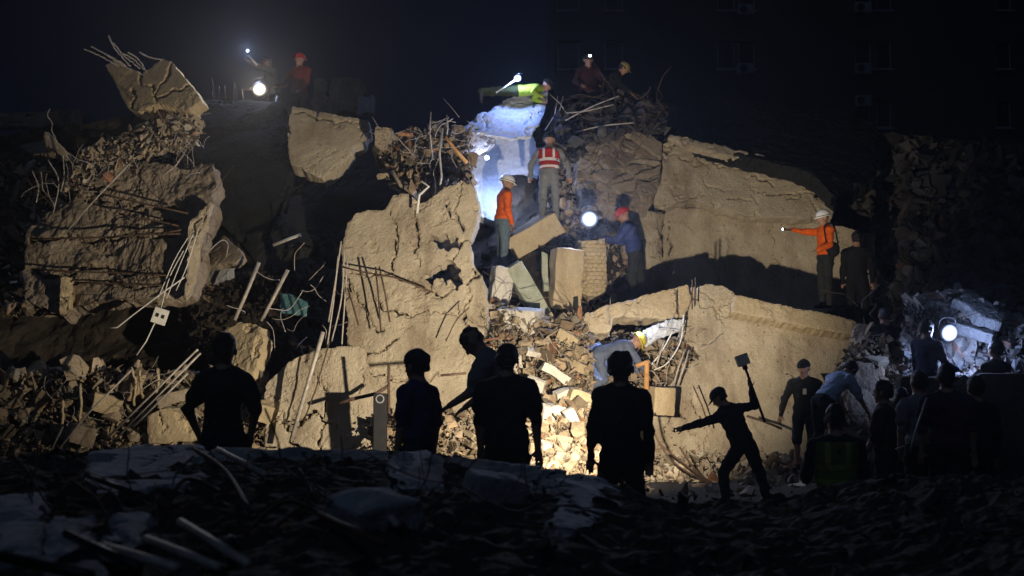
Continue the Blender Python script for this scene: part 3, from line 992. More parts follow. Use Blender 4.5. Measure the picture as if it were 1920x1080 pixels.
# the collapsed building's heap: a rough slope that carries every slab
TOP = [(-300, 262), (0, 250), (120, 238), (200, 222), (380, 205), (540, 212), (700, 250), (830, 240), (880, 245), (1000, 240), (1060, 196),
       (1180, 182), (1260, 200), (1340, 200), (1560, 224), (1700, 255), (1920, 262), (2250, 270)]
OFF = [(-300, 1.2), (380, 1.2), (640, 1.6), (900, 1.0), (960, 0.1), (1080, 0.2), (1150, 1.5), (1200, 3.1), (1640, 3.1), (1700, 0.5), (2250, 0.2)]
def lut(t, x):
    return float(np.interp(x, [a for a, b in t], [b for a, b in t]))
def YM(x, y):
    """depth of the heap's face at a photo pixel"""
    k = (700 - y) / F
    return (20.6 + 6 / 7 * 1.6) / (1 - 6 / 7 * k) - 0.6 + lut(OFF, x)
def build_heap():
    cols = np.arange(-300, 2251, 9.0)
    nr = 92
    V = np.zeros((len(cols), nr + 6, 3))
    for i, x in enumerate(cols):
        yt = lut(TOP, x) 
        ys = np.linspace(905, yt, nr)
        for j, y in enumerate(ys):
            V[i, j] = P(x, y, YM(x, y))
        t = V[i, nr - 1]
        for j in range(6):
            V[i, nr + j] = t + np.array([t[0] * 0.05 * (j + 1), 1.6 * (j + 1), -0.12 * (j + 1) ** 2])
    nz = np.stack([fbm(V * 1.1 + k * 31, 5, 60 + k) for k in range(3)], -1)
    W_ = V.copy(); W_[:, :, 1] += nz[..., 1] * 0.35; W_[:, :, 2] += nz[..., 2] * 0.10; W_[:, :, 0] += nz[..., 0] * 0.12
    nx, ny = V.shape[:2]
    vid = np.arange(nx * ny).reshape(nx, ny)
    Q = np.stack([vid[:-1, :-1], vid[1:, :-1], vid[1:, 1:], vid[:-1, 1:]], -1).reshape(-1, 4)
    o = mesh_obj("rubble_heap_terrain", W_.reshape(-1, 3), Q, EARTH_SHADE, None, False)  # dark colour stands in for shade in the cavities
    tag(o, kind="structure")
build_heap()

# foreground mound the photographer looks across
FT = [(-400, 905), (0, 850), (170, 838), (400, 838), (560, 836), (720, 842), (880, 858), (1000, 874), (1150, 894), (1250, 922), (1400, 922), (1520, 900), (1640, 888), (1920, 880), (2400, 890)]
def fore_z(X, Yd):
    x = 960 + X / 9.0 * F
    zt = CAMZ - (lut(FT, x) - 700) / F * 9.0
    if Yd > 8.6: f = max(0.0, 1 - (Yd - 8.6) / 1.7); return zt * f * f * (3 - 2 * f) - 0.1 * (1 - f)
    if Yd < 3.0: return (zt - 0.14) * max(0, (Yd + 1) / 4)
    return zt - 0.14 * (8.6 - Yd) / 5.6
def build_fore():
    xs = np.linspace(-7, 7, 320); ys = np.linspace(-1, 10.4, 240)
    gx, gy = np.meshgrid(xs, ys, indexing='ij')
    z = np.vectorize(fore_z)(gx, gy)
    z = z + (0.05 * n2(gx * 1.7, gy * 1.7, 3, 91, 0.6) + 0.03 * n2(gx * 9, gy * 9, 3, 95, 0.7)) * np.clip((gy - 0.5) / 2, 0, 1) * np.clip((10.4 - gy), 0, 1)
    V = np.stack([gx, gy, z - 0.02], -1).reshape(-1, 3)
    nx, ny = gx.shape
    vid = np.arange(nx * ny).reshape(nx, ny)
    Q = np.stack([vid[:-1, :-1], vid[1:, :-1], vid[1:, 1:], vid[:-1, 1:]], -1).reshape(-1, 4)
    o = mesh_obj("foreground_mound_terrain", V, Q, EARTH_SHADE, None, False)
    tag(o, kind="structure")
build_fore()

# ------------------------------------------------------------------ apartment block behind, barely lit
def build_block_behind():
    Yb = 60.0
    root = empty("apartment_building", P(1480, 700, Yb) - Vector((0, 0, CAMZ)))
    x0, x1 = P(1040, 100, Yb).x, P(2130, 100, Yb).x
    ztop = 26.0
    # openings: columns of windows, one row per storey
    cols = [(1045, 1087), (1134, 1169), (1345, 1378), (1384, 1416), (1603, 1634), (1644, 1672), (1868, 1896), (2010, 2040)]
    rows = []
    for k in range(-1, 4):
        rows.append((67 - 100 + 110 * k + 0, 67 - 100 + 110 * k + 52))
    op = []
    for c in cols:
        for r in rows:
            a = P(c[0], r[1], Yb); b = P(c[1], r[0], Yb)
            if b.z > ztop - 0.6: continue
            op.append((a.x, a.z, b.x, b.z))
    xsb = sorted(set([x0, x1] + [o[0] for o in op] + [o[2] for o in op]))
    zsb = sorted(set([-0.5, ztop] + [o[1] for o in op] + [o[3] for o in op]))
    V, Fc = [], []
    def quad(a, b, c, d):
        i = len(V); V.extend([a, b, c, d]); Fc.append([i, i + 1, i + 2, i + 3])
    for xa, xb in zip(xsb[:-1], xsb[1:]):
        for za, zb in zip(zsb[:-1], zsb[1:]):
            cx, cz = (xa + xb) / 2, (za + zb) / 2
            if any(o[0] < cx < o[2] and o[1] < cz < o[3] for o in op): continue
            quad((xa, Yb, za), (xb, Yb, za), (xb, Yb, zb), (xa, Yb, zb))
    for (ax_, az, bx, bz) in op:                       # reveals
        d = Yb + 0.25
        quad((ax_, Yb, az), (ax_, d, az), (bx, d, az), (bx, Yb, az)); quad((ax_, Yb, bz), (bx, Yb, bz), (bx, d, bz), (ax_, d, bz))
        quad((ax_, Yb, az), (ax_, Yb, bz), (ax_, d, bz), (ax_, d, az)); quad((bx, Yb, az), (bx, d, az), (bx, d, bz), (bx, Yb, bz))
    Yd = Yb + 12
    quad((x0, Yb, -0.5), (x0, Yb, ztop), (x0, Yd, ztop), (x0, Yd, -0.5)); quad((x1, Yb, -0.5), (x1, Yd, -0.5), (x1, Yd, ztop), (x1, Yb, ztop))
    quad((x0, Yb, ztop), (x1, Yb, ztop), (x1, Yd, ztop), (x0, Yd, ztop)); quad((x0, Yd, -0.5), (x0, Yd, ztop), (x1, Yd, ztop), (x1, Yd, -0.5))
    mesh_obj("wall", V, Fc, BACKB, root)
    for (ax_, az, bx, bz) in op:
        w = box("window", ((ax_ + bx) / 2, Yb + 0.20, (az + bz) / 2), XYZ, (bx - ax_ - 0.01, 0.03, bz - az - 0.01), GLASS, root)
        t = 0.06
        for c, sz in ((((ax_ + bx) / 2, Yb + 0.15, az + t / 2 + .01), (bx - ax_ - .02, 0.05, t)), (((ax_ + bx) / 2, Yb + 0.15, bz - t / 2 - .01), (bx - ax_ - .02, 0.05, t)),
                      ((ax_ + t / 2 + .01, Yb + 0.15, (az + bz) / 2), (t, 0.05, bz - az - 2 * t - .03)), ((bx - t / 2 - .01, Yb + 0.15, (az + bz) / 2), (t, 0.05, bz - az - 2 * t - .03))):
            V2, F2 = box_geo(c, XYZ, sz)
            mesh_obj("frame", V2, F2, FRAME, w)
        box("sill", ((ax_ + bx) / 2, Yb - 0.08, az - 0.06), XYZ, (bx - ax_ + 0.16, 0.16, 0.07), FRAME, root)
    for (px, py) in ((1398, 19), (1398, 129), (1617, 15), (1617, 129), (1617, 190)):
        c = P(px, py, Yb - 0.3)
        a = box("air_conditioner", c, XYZ, (0.80, 0.34, 0.50), FRAME, root)
        Vv, Ff = tube_geo([c + Vector((-.12, -.172, 0)), c + Vector((-.12, -.19, 0))], 0.19, 16)
        mesh_obj("fan_grille", [tuple(q) for q in Vv], Ff, DARKM, a)
        for sx in (-.3, .3): box("bracket", c + Vector((sx, 0.05, -.29)), XYZ, (.05, .5, .06), FRAME, a)
    tag(root, "dark apartment block with rows of small windows and air conditioners behind the ruin", "building")
build_block_behind()

# low parapets on the far side of the heap
slab("parapet_wall", "low pale parapet strip beyond the left end of the ruin", "wall", [(-60, 211), (150, 208), (152, 236), (-60, 240)], 30.0, 0.3, 0.05, RAW, 0.01, 0.02)
slab("parapet_wall", "square dull parapet block behind the rescuer in the dark red jacket", "wall",
     [(586, 146), (672, 144), (684, 160), (682, 212), (586, 212)], 29.0, 0.4, 0.05, RAW, 0.01, 0.02, cracks=[[(620, 146), (618, 190)]])
slab("concrete_block", "small upright grey stub at the end of the dull parapet block", "concrete block",
     [(672, 180), (700, 178), (702, 212), (668, 212)], 28.0, 0.3, 0.05, FORE, 0.01, 0.02)

# ================================================================== SLABS OF THE RUIN
# central pale wall, the biggest lit face
slab("wall_slab", "tall pale plaster wall slab with two ragged holes, standing under the orange jacketed helmeted rescuer", "wall slab",
     [(650, 420), (668, 400), (694, 392), (722, 394), (737, 366), (762, 360), (785, 382), (808, 372), (832, 352), (866, 338), (890, 352), (899, 384), (893, 420), (880, 452),
      (886, 490), (905, 520), (914, 590), (906, 650), (902, 745), (898, 905), (690, 905), (688, 660), (650, 655), (652, 600), (644, 540), (640, 470)],
     [(770, 860, 20.45), (640, 420, 21.25), (900, 420, 21.05)], 0.32, 0.024, TAN, 0.006, 0.03, fine=0.005, auto=10,
     cracks=[[(655, 510), (700, 514), (742, 520), (800, 548), (860, 540)], [(778, 395), (781, 440), (786, 500)], [(850, 560), (890, 640)], [(840, 380), (870, 430)], [(700, 560), (760, 590), (830, 585), (905, 610)], [(730, 396), (744, 450), (738, 508)], [(690, 700), (760, 712), (820, 700)], [(866, 340), (852, 390), (868, 436)]],
     cw=0.035, cd=0.06, holes=[[(806, 440), (820, 443), (832, 438), (840, 446), (852, 440), (861, 446), (858, 456), (862, 464), (848, 466), (840, 472), (832, 464), (820, 468), (822, 456), (812, 452)],
                                [(786, 522), (804, 514), (818, 500), (834, 496), (836, 486), (850, 490), (856, 500), (866, 506), (862, 520), (872, 534), (858, 548), (852, 534), (844, 522), (836, 536), (828, 520), (816, 524), (808, 536), (802, 526)]], chip=0.012)
slab("wall_slab", "low pale cracked wall panel propped at the foot of the tall holed wall", "wall slab",
     [(498, 722), (528, 690), (560, 668), (600, 654), (640, 648), (684, 652), (690, 700), (702, 760), (700, 905), (498, 905)],
     [(600, 860, 19.95), (500, 700, 20.25), (690, 660, 20.2)], 0.22, 0.024, TAN, 0.005, 0.02, fine=0.005, auto=6,
     cracks=[[(598, 668), (596, 720), (606, 790), (600, 850)], [(500, 745), (540, 752)], [(680, 690), (672, 740)], [(520, 790), (596, 770)]], cw=0.03, cd=0.05, chip=0.025)
slab("wall_slab", "smooth pale wall slab jutting out beside the warm floodlight on the roof", "wall slab",
     [(547, 199), (692, 226), (694, 244), (686, 250), (684, 264), (664, 274), (648, 296), (640, 302), (628, 318), (604, 334), (572, 322), (566, 312), (546, 310), (538, 250)],
     [(550, 300, 22.9), (548, 200, 23.3), (690, 226, 23.1)], 0.35, 0.026, TAN, 0.004, 0.010, auto=3, cracks=[[(548, 212), (610, 222), (640, 236)], [(590, 205), (592, 228)], [(594, 286), (600, 300)]], cw=0.025, cd=0.04)
slab("wall_slab", "little square pale wall remnant next to the smooth jutting slab", "wall slab",
     [(704, 236), (734, 240), (732, 262), (722, 276), (702, 272)], 22.3, 0.3, 0.025, TAN, 0.012, 0.03)
# near-black roof slabs
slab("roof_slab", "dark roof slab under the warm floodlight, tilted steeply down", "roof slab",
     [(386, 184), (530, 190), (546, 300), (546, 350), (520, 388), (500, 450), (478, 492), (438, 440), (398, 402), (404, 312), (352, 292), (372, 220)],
     [(460, 190, 24.4), (460, 470, 22.6), (540, 300, 23.5)], 0.3, 0.035, DARKROOF, 0.015, 0.03)
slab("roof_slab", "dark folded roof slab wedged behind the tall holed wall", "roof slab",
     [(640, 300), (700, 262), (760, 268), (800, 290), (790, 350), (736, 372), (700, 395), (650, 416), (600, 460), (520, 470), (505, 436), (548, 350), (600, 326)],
     [(640, 450, 22.2), (640, 300, 23.6), (780, 300, 23.4)], 0.25, 0.035, DARKROOF, 0.02, 0.04)
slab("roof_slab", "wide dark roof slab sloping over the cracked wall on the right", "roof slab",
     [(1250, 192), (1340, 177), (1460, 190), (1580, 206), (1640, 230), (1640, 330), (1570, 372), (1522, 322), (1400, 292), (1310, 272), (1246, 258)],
     [(1300, 270, 25.4), (1300, 185, 28.5), (1600, 215, 28.8)], 0.3, 0.05, DARKROOF, 0.02, 0.03)
# left end
slab("broken_beam", "wide tilted tan slab with a crack and sprouting rods above the rough brown slab", "concrete slab",
     [(196, 122), (214, 112), (244, 126), (264, 138), (284, 124), (306, 107), (322, 116), (350, 150), (376, 186), (352, 206), (318, 196), (296, 192), (256, 208), (238, 200), (218, 160)],
     [(200, 122, 23.0), (256, 206, 22.4), (366, 186, 22.1)], 0.30, 0.022, TAN2, 0.006, 0.014, cracks=[[(262, 140), (272, 160), (288, 178), (297, 194)], [(318, 120), (300, 160), (290, 180)]], cw=0.05, cd=0.10, auto=3)
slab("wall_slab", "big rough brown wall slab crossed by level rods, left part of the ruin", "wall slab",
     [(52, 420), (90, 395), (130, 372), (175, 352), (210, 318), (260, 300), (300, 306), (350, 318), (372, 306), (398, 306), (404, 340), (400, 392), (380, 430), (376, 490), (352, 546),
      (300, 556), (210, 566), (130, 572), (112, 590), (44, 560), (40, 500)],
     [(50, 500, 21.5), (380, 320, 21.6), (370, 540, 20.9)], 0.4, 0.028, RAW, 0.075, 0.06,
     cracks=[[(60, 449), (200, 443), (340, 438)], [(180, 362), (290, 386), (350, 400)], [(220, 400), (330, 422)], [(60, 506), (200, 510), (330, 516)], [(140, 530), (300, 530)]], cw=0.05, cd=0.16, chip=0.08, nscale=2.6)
slab("concrete_column", "narrow pale column edge running down the rough brown slab", "concrete column",
     [(356, 412), (378, 392), (398, 380), (390, 420), (376, 450), (372, 500), (356, 548), (346, 556), (352, 500)], [(360, 545, 20.6), (360, 400, 20.9), (395, 385, 21.0)], 0.3, 0.025, TAN, 0.03, 0.03)
slab("broken_slab", "thin pale plank of concrete tipped up at the far left of the heap", "concrete slab",
     [(82, 246), (92, 248), (132, 288), (142, 302), (122, 300), (84, 268)], [(84, 246, 22.4), (140, 300, 22.0), (84, 266, 22.2)], 0.12, 0.022, TAN2, 0.008, 0.02)
slab("broken_slab", "flat grey roof fragment beside the tipped pale plank", "concrete slab",
     [(30, 272), (84, 262), (110, 284), (60, 288)], [(30, 272, 23.3), (84, 262, 23.0), (70, 290, 22.3)], 0.12, 0.03, RAW, 0.012, 0.02)
slab("broken_slab", "dusty triangular slab lodged in the dark gap", "concrete slab",
     [(392, 470), (418, 440), (456, 478), (440, 492), (392, 496)], [(392, 490, 21.6), (418, 440, 21.9), (456, 478, 21.4)], 0.15, 0.025, RAW, 0.015, 0.03)
slab("broken_slab", "grey slab tucked under the dusty triangular slab", "concrete slab",
     [(390, 498), (440, 495), (436, 520), (396, 534)], 21.9, 0.15, 0.03, FORE, 0.015, 0.03)
slab("broken_slab", "rounded tan chunk of wall behind the man standing hands on hips", "concrete slab",
     [(400, 648), (424, 616), (452, 604), (486, 610), (488, 650), (470, 700), (460, 740), (440, 720), (430, 670)], [(420, 620, 20.9), (486, 612, 20.6), (450, 730, 20.4)], 0.25, 0.025, TAN2, 0.03, 0.05)
slab("broken_slab", "squat tan masonry block low in the left debris", "concrete slab",
     [(276, 780), (300, 768), (360, 776), (362, 828), (280, 832)], 19.9, 0.3, 0.025, TAN2, 0.02, 0.03, cracks=[[(300, 770), (298, 830)]])
slab("broken_slab", "two dim stacked block faces at the far left edge", "concrete slab",
     [(-10, 720), (48, 722), (54, 786), (20, 790), (18, 760), (-10, 758)], 20.6, 0.3, 0.03, RAW, 0.02, 0.02, cracks=[[(-10, 757), (52, 756)]])
slab("concrete_column", "stub of a tan column hanging below the rough brown slab", "concrete column",
     [(112, 520), (128, 518), (128, 580), (110, 590)], 21.0, 0.2, 0.022, TAN2, 0.02, 0.02)
slab("window_sash", "dim teal pane caught in the dark gap", "window",
     [(524, 548), (550, 552), (576, 566), (574, 590), (526, 584)], [(524, 584, 22.0), (526, 548, 22.3), (576, 580, 22.0)], 0.04, 0.03, plain_mat("teal_pane", (0.10, 0.22, 0.22), 0.3, 0, 0.5, 0.15, 4), 0.002, 0.005)
# right-hand wall faces
slab("wall_slab", "broad smooth tan wall slab behind the man swinging the long handled tool", "wall slab",
     [(1286, 540), (1330, 532), (1362, 538), (1384, 556), (1450, 570), (1540, 586), (1604, 600), (1608, 626), (1582, 676), (1556, 708), (1540, 768), (1512, 850), (1490, 905),
      (1228, 905), (1224, 780), (1236, 738), (1262, 700), (1312, 668), (1296, 648), (1276, 640), (1284, 590)],
     [(1260, 880, 21.2), (1290, 545, 21.9), (1600, 610, 21.9)], 0.35, 0.028, TAN, 0.003, 0.012, fine=0.0035, auto=7,
     cracks=[[(1290, 540), (1276, 600), (1270, 650)], [(1300, 720), (1325, 790), (1340, 860)], [(1530, 590), (1540, 616)], [(1304, 535), (1340, 560), (1346, 600)], [(1236, 770), (1290, 800), (1316, 850)]], cw=0.025, cd=0.04, chip=0.008)
slab("concrete_beam", "long tan edge beam capping the broad smooth wall slab", "concrete beam",
     [(1378, 552), (1450, 568), (1540, 586), (1606, 602), (1604, 628), (1540, 618), (1450, 598), (1374, 584)], [(1378, 556, 21.62), (1604, 606, 21.65), (1490, 606, 21.55)], 0.3, 0.022, TAN2, 0.006, 0.008)
slab("concrete_beam", "ochre beam rising to the right over the hole with the crouching rescuer", "concrete beam",
     [(1098, 586), (1160, 566), (1290, 533), (1296, 560), (1286, 592), (1250, 600), (1200, 594), (1150, 596), (1146, 620), (1100, 630), (1092, 604)],
     [(1098, 590, 21.3), (1290, 540, 21.7), (1100, 626, 21.2)], 0.35, 0.025, TAN2, 0.012, 0.03, cracks=[[(1146, 570), (1150, 600)], [(1270, 540), (1276, 590)]], cw=0.02, cd=0.03)
slab("wall_slab", "blank tan wall panel behind the man in the orange jacket pointing a torch", "wall slab",
     [(1180, 470), (1206, 428), (1240, 402), (1268, 388), (1340, 394), (1400, 410), (1500, 414), (1580, 424), (1642, 440), (1640, 600), (1190, 600), (1176, 520)],
     [(1200, 590, 25.1), (1250, 395, 25.3), (1600, 420, 25.5)], 0.35, 0.028, TAN, 0.004, 0.012, fine=0.004, auto=7,
     cracks=[[(1242, 402), (1244, 490)], [(1360, 420), (1366, 470), (1362, 490)], [(1380, 440), (1364, 480)], [(1450, 418), (1454, 520)], [(1200, 440), (1230, 452)]], cw=0.02, cd=0.03, chip=0.012)
slab("wall_slab", "upper tan wall panel laced with stepped cracks under the sloping dark roof slab", "wall slab",
     [(1244, 268), (1262, 262), (1300, 284), (1360, 286), (1400, 304), (1440, 318), (1520, 326), (1524, 352), (1572, 362), (1560, 410), (1500, 411), (1400, 405), (1340, 390), (1300, 374), (1262, 384), (1230, 398), (1226, 370), (1240, 340)],
     [(1240, 390, 25.0), (1250, 270, 25.5), (1560, 400, 25.3)], 0.35, 0.026, TAN, 0.006, 0.02, fine=0.005, auto=12,
     cracks=[[(1310, 300), (1330, 310), (1320, 340)], [(1320, 344), (1345, 350), (1360, 358)], [(1360, 372), (1410, 376)], [(1420, 362), (1460, 366), (1510, 360), (1560, 372)], [(1300, 310), (1360, 312), (1420, 330), (1450, 350)], [(1400, 300), (1415, 330), (1445, 336)]], cw=0.03, cd=0.05)
slab("roof_edge", "thin broken pale roof edge strip along the sloping dark roof slab", "roof edge",
     [(1254, 252), (1290, 258), (1340, 268), (1420, 286), (1460, 302), (1515, 316), (1560, 318), (1516, 324), (1450, 316), (1400, 296), (1330, 282), (1280, 272)],
     [(1260, 258, 25.2), (1540, 318, 25.2), (1400, 300, 25.1)], 0.15, 0.022, TAN, 0.02, 0.05)
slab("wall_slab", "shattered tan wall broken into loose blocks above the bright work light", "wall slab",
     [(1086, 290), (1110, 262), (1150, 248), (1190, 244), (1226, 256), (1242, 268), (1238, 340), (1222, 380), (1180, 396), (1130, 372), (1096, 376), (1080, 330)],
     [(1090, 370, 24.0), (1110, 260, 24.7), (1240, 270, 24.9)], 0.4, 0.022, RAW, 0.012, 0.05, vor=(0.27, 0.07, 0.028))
slab("wall_slab", "cracked tan wall corner behind the rescuer in the red helmet", "wall slab",
     [(1184, 400), (1230, 396), (1246, 402), (1242, 440), (1240, 492), (1200, 506), (1186, 470), (1178, 430)], [(1190, 500, 24.3), (1190, 400, 24.5), (1240, 400, 24.8)], 0.3, 0.022, TAN, 0.025, 0.04, vor=(0.4, 0.04, 0.02))
slab("brick_wall_piece", "upright piece of small pale brickwork below the bright work light", "brickwork",
     [(1082, 452), (1134, 446), (1138, 470), (1136, 545), (1118, 556), (1090, 548), (1086, 500)], [(1085, 545, 22.7), (1085, 460, 22.9), (1138, 470, 22.95)], 0.25, 0.016, TAN2, 0.008, 0.02, brick=(0.10, 0.075, 0.035))
# tarpaulin and lit slabs at the top centre
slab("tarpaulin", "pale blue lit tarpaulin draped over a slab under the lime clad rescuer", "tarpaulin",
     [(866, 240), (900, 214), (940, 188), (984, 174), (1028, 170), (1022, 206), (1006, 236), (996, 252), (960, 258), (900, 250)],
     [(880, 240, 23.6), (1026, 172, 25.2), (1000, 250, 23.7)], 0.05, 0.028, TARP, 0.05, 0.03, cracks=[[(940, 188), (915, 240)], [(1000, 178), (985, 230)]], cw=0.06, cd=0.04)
slab("concrete_slab", "smooth slab tinted pale blue for the lamp glow behind the orange jacketed helmeted rescuer", "concrete slab",
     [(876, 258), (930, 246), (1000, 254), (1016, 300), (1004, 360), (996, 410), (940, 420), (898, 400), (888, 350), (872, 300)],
     [(900, 400, 24.3), (900, 256, 24.9), (1000, 260, 25.0)], 0.25, 0.025, TARP, 0.02, 0.03, smooth_front=True)  # pale blue colour puts lamp glow into the slab itself
slab("concrete_slab", "ragged pale slab edge under the tarpaulin's left corner", "concrete slab",
     [(842, 240), (880, 244), (926, 246), (928, 270), (896, 290), (862, 280), (846, 262)], 23.9, 0.3, 0.022, RAW, 0.03, 0.05)
# central pile blocks
block("concrete_beam", "short tan beam tipped across the pile in front of the orange jacketed helmeted rescuer", P(998, 441, 23.2), rot_axes(0.25, math.radians(-31), 0.1), (1.05, 0.45, 0.42), TAN2, 16, 0.022, cat="concrete beam", edge=0.22)
block("concrete_block", "upright tan block with a shallow groove in the middle of the pile", P(1060, 530, 22.4), rot_axes(0.0, 0.06, 0.25), (0.50, 0.4, 1.16), TAN2, 16, 0.022, cat="concrete block", edge=0.2)
block("concrete_beam", "green grey pillar leaning left in the pile", P(990, 548, 22.1), rot_axes(0.1, math.radians(-32), 0.2), (0.32, 0.3, 1.12), GREEN, 12, 0.015, cat="concrete beam", edge=0.25)
block("concrete_beam", "pale pointed stub leaning beside the green grey pillar", P(937, 538, 22.0), rot_axes(0.1, 0.15, 0.3), (0.36, 0.35, 0.7), PALE, 10, 0.03, cat="concrete beam", edge=0.4)
block("concrete_block", "whitish squared block at the foot of the leaning pillars", P(976, 606, 21.3), rot_axes(0.15, 0.08, -0.35), (0.66, 0.5, 0.50), PALE, 12, 0.02, edge=0.25)
block("concrete_block", "rounded pale lump next to the whitish squared block", P(938, 614, 21.4), rot_axes(0.3, 0.4, 0.5), (0.36, 0.4, 0.46), PALE, 10, 0.05, edge=0.6)
block("concrete_beam", "slim green grey post beside the grooved tan block", P(1022, 512, 22.5), rot_axes(0.0, -0.05, 0.1), (0.12, 0.15, 0.78), GREEN, 8, 0.012, edge=0.3, cat="concrete beam")
block("concrete_block", "cream block under the hole, right of the thick haired man in black", P(1240, 752, 20.7), rot_axes(0.05, 0.05, 0.3), (0.36, 0.3, 0.46), TAN2, 10, 0.015, edge=0.25)
block("concrete_block", "white plaster lump at the top of the bright rubble spill", P(1034, 780, 18.7), rot_axes(0.2, 0.1, 0.4), (0.38, 0.3, 0.28), PALE, 10, 0.05, edge=0.6)
block("concrete_block", "yellowish block half buried between the two dark figures", P(1086, 748, 19.2), rot_axes(0.2, 0.3, 0.2), (0.34, 0.3, 0.26), TAN2, 10, 0.03, edge=0.4)
block("concrete_block", "small tan block lying at the foot of the broad smooth wall slab", P(1400, 868, 20.5), rot_axes(0.2, 0.3, 0.6), (0.45, 0.4, 0.3), TAN2, 10, 0.04, edge=0.5)
slab("broken_slab", "brown earth stained slab leaning beside the figure in pale blue", "concrete slab",
     [(1584, 700), (1606, 676), (1640, 682), (1652, 716), (1648, 780), (1632, 830), (1604, 816), (1588, 770)], [(1590, 810, 18.6), (1600, 690, 19.1), (1650, 720, 19.0)], 0.25, 0.028, RAW, 0.04, 0.06)
slab("broken_slab", "dark slab leaning down from the edge beam's right end", "concrete slab",
     [(1604, 604), (1640, 600), (1690, 700), (1650, 690), (1606, 640)], [(1604, 606, 21.2), (1640, 600, 21.4), (1680, 700, 19.5)], 0.2, 0.03, RAW, 0.03, 0.05)
slab("broken_slab", "bluish grey slab tilted over the right hand work light", "concrete slab",
     [(1790, 552), (1830, 548), (1884, 590), (1880, 606), (1840, 592)], [(1790, 552, 20.0), (1884, 592, 19.6), (1840, 596, 19.4)], 0.15, 0.022, FORE, 0.015, 0.03)
slab("broken_slab", "lit grey slab edge slanting above the right hand work light", "concrete slab",
     [(1766, 590), (1790, 570), (1830, 596), (1870, 614), (1864, 626), (1816, 612), (1780, 604)], [(1766, 590, 20.2), (1870, 616, 19.8), (1816, 606, 19.8)], 0.15, 0.022, FORE, 0.015, 0.03)

# ================================================================== RUBBLE
def off(d): return lambda x, y: YM(x, y) + d
rubble("rubble", "brick and mortar rubble along the top of the left bank", [(120, 350), (150, 290), (210, 260), (290, 220), (360, 205), (384, 230), (366, 280), (300, 290), (240, 300), (190, 340), (150, 360)],
       lambda x, y: 22.0 + (300 - y) * 0.006, 1500, 0.03, 0.20, RUBP, dy=0.2)
rubble("rubble", "dim loose rubble at the foot of the left part of the ruin", [(-40, 700), (120, 690), (260, 690), (400, 700), (500, 690), (500, 905), (-40, 905)],
       lambda x, y: 20.9 - (y - 690) * 0.005, 2600, 0.04, 0.32, RUB)
rubble("rubble", "scattered rubble in the dark gap left of the tall holed wall", [(340, 560), (420, 520), (520, 500), (640, 480), (640, 650), (500, 690), (340, 700)], lambda x, y: YM(x, y) - 0.35, 900, 0.03, 0.26, EARTH_SHADE)  # the gap's shade is put into the colour of these chunks
rubble("rubble", "dirty debris strewn down the rough left side of the ruin", [(40, 300), (150, 280), (400, 220), (400, 560), (40, 600), (-40, 600), (-40, 280)], lambda x, y: YM(x, y) - 0.2, 1600, 0.04, 0.3, RUB, dy=0.35)
rubble("rubble", "tangle of broken masonry at the crest behind the holed wall", [(700, 280), (740, 250), (830, 235), (880, 250), (890, 340), (840, 360), (770, 370), (730, 350)], lambda x, y: 22.6 + (300 - y) * 0.012, 1100, 0.03, 0.26, RUB)
rubble("rubble", "shade darkened debris on the crest right of the tarpaulin", [(1036, 250), (1060, 200), (1120, 178), (1200, 185), (1250, 200), (1250, 250), (1190, 244), (1110, 262), (1080, 300), (1040, 300)], lambda x, y: 24.2 + (250 - y) * 0.018, 1500, 0.03, 0.3, RUB_SHADE)  # darkened colour imitates the beam ending below the crest
rubble("rubble", "crumbled masonry around the bright work light", [(1040, 300), (1090, 300), (1100, 380), (1180, 396), (1190, 480), (1130, 600), (1080, 600), (1040, 480), (1000, 420)], lambda x, y: YM(x, y) - 0.15, 1500, 0.03, 0.24, RUB)
rubble("rubble", "packed broken masonry between the leaning pillars and the hole", [(920, 560), (1010, 600), (1090, 580), (1110, 640), (1110, 740), (1000, 740), (915, 700)], lambda x, y: 21.6 - (y - 560) * 0.009, 1700, 0.03, 0.24, RUB)
rubble("rubble", "bright spill of pale rubble between the two dark figures", [(990, 735), (1050, 752), (1120, 745), (1135, 905), (985, 905)], lambda x, y: 19.6 - (y - 735) * 0.016, 1900, 0.03, 0.26, RUB, dy=0.3)
rubble("rubble", "rubble strewn along the foot of the broad smooth wall slab", [(1210, 850), (1300, 850), (1420, 850), (1500, 855), (1520, 930), (1200, 930)], lambda x, y: 20.6 - (y - 850) * 0.02, 1300, 0.03, 0.28, RUBP)
rubble("rubble", "rubble in the hole around the crouching rescuer", [(1100, 640), (1150, 620), (1280, 640), (1310, 670), (1250, 720), (1210, 740), (1110, 740)], lambda x, y: 21.9 - (y - 620) * 0.004, 900, 0.03, 0.22, RUB)
rubble("rubble", "blue lit rubble around the right hand work light", [(1690, 600), (1700, 560), (1790, 540), (1890, 580), (1930, 630), (1930, 720), (1690, 720)], lambda x, y: 20.4 - (y - 560) * 0.008, 1900, 0.03, 0.3, RUBG)
rubble("rubble", "shade darkened rubble slope on the right shoulder of the ruin", [(1560, 330), (1700, 270), (1960, 270), (1960, 620), (1700, 600), (1640, 600), (1640, 440)], lambda x, y: YM(x, y) - 0.1, 2200, 0.05, 0.5, RUB_SHADE)  # darkened colour imitates missing light on this slope
rubble("rubble", "dusty fill under the edge of the broad smooth wall slab", [(1560, 700), (1620, 620), (1700, 640), (1720, 720), (1680, 860), (1540, 880)], lambda x, y: 20.3 - (y - 620) * 0.008, 1200, 0.03, 0.3, RUB)
rubble("rubble", "brown dust heap in the shadow below the holed wall", [(690, 800), (745, 770), (900, 770), (990, 800), (990, 905), (690, 905)], lambda x, y: 19.6 - (y - 770) * 0.006, 1400, 0.03, 0.2, RUB)
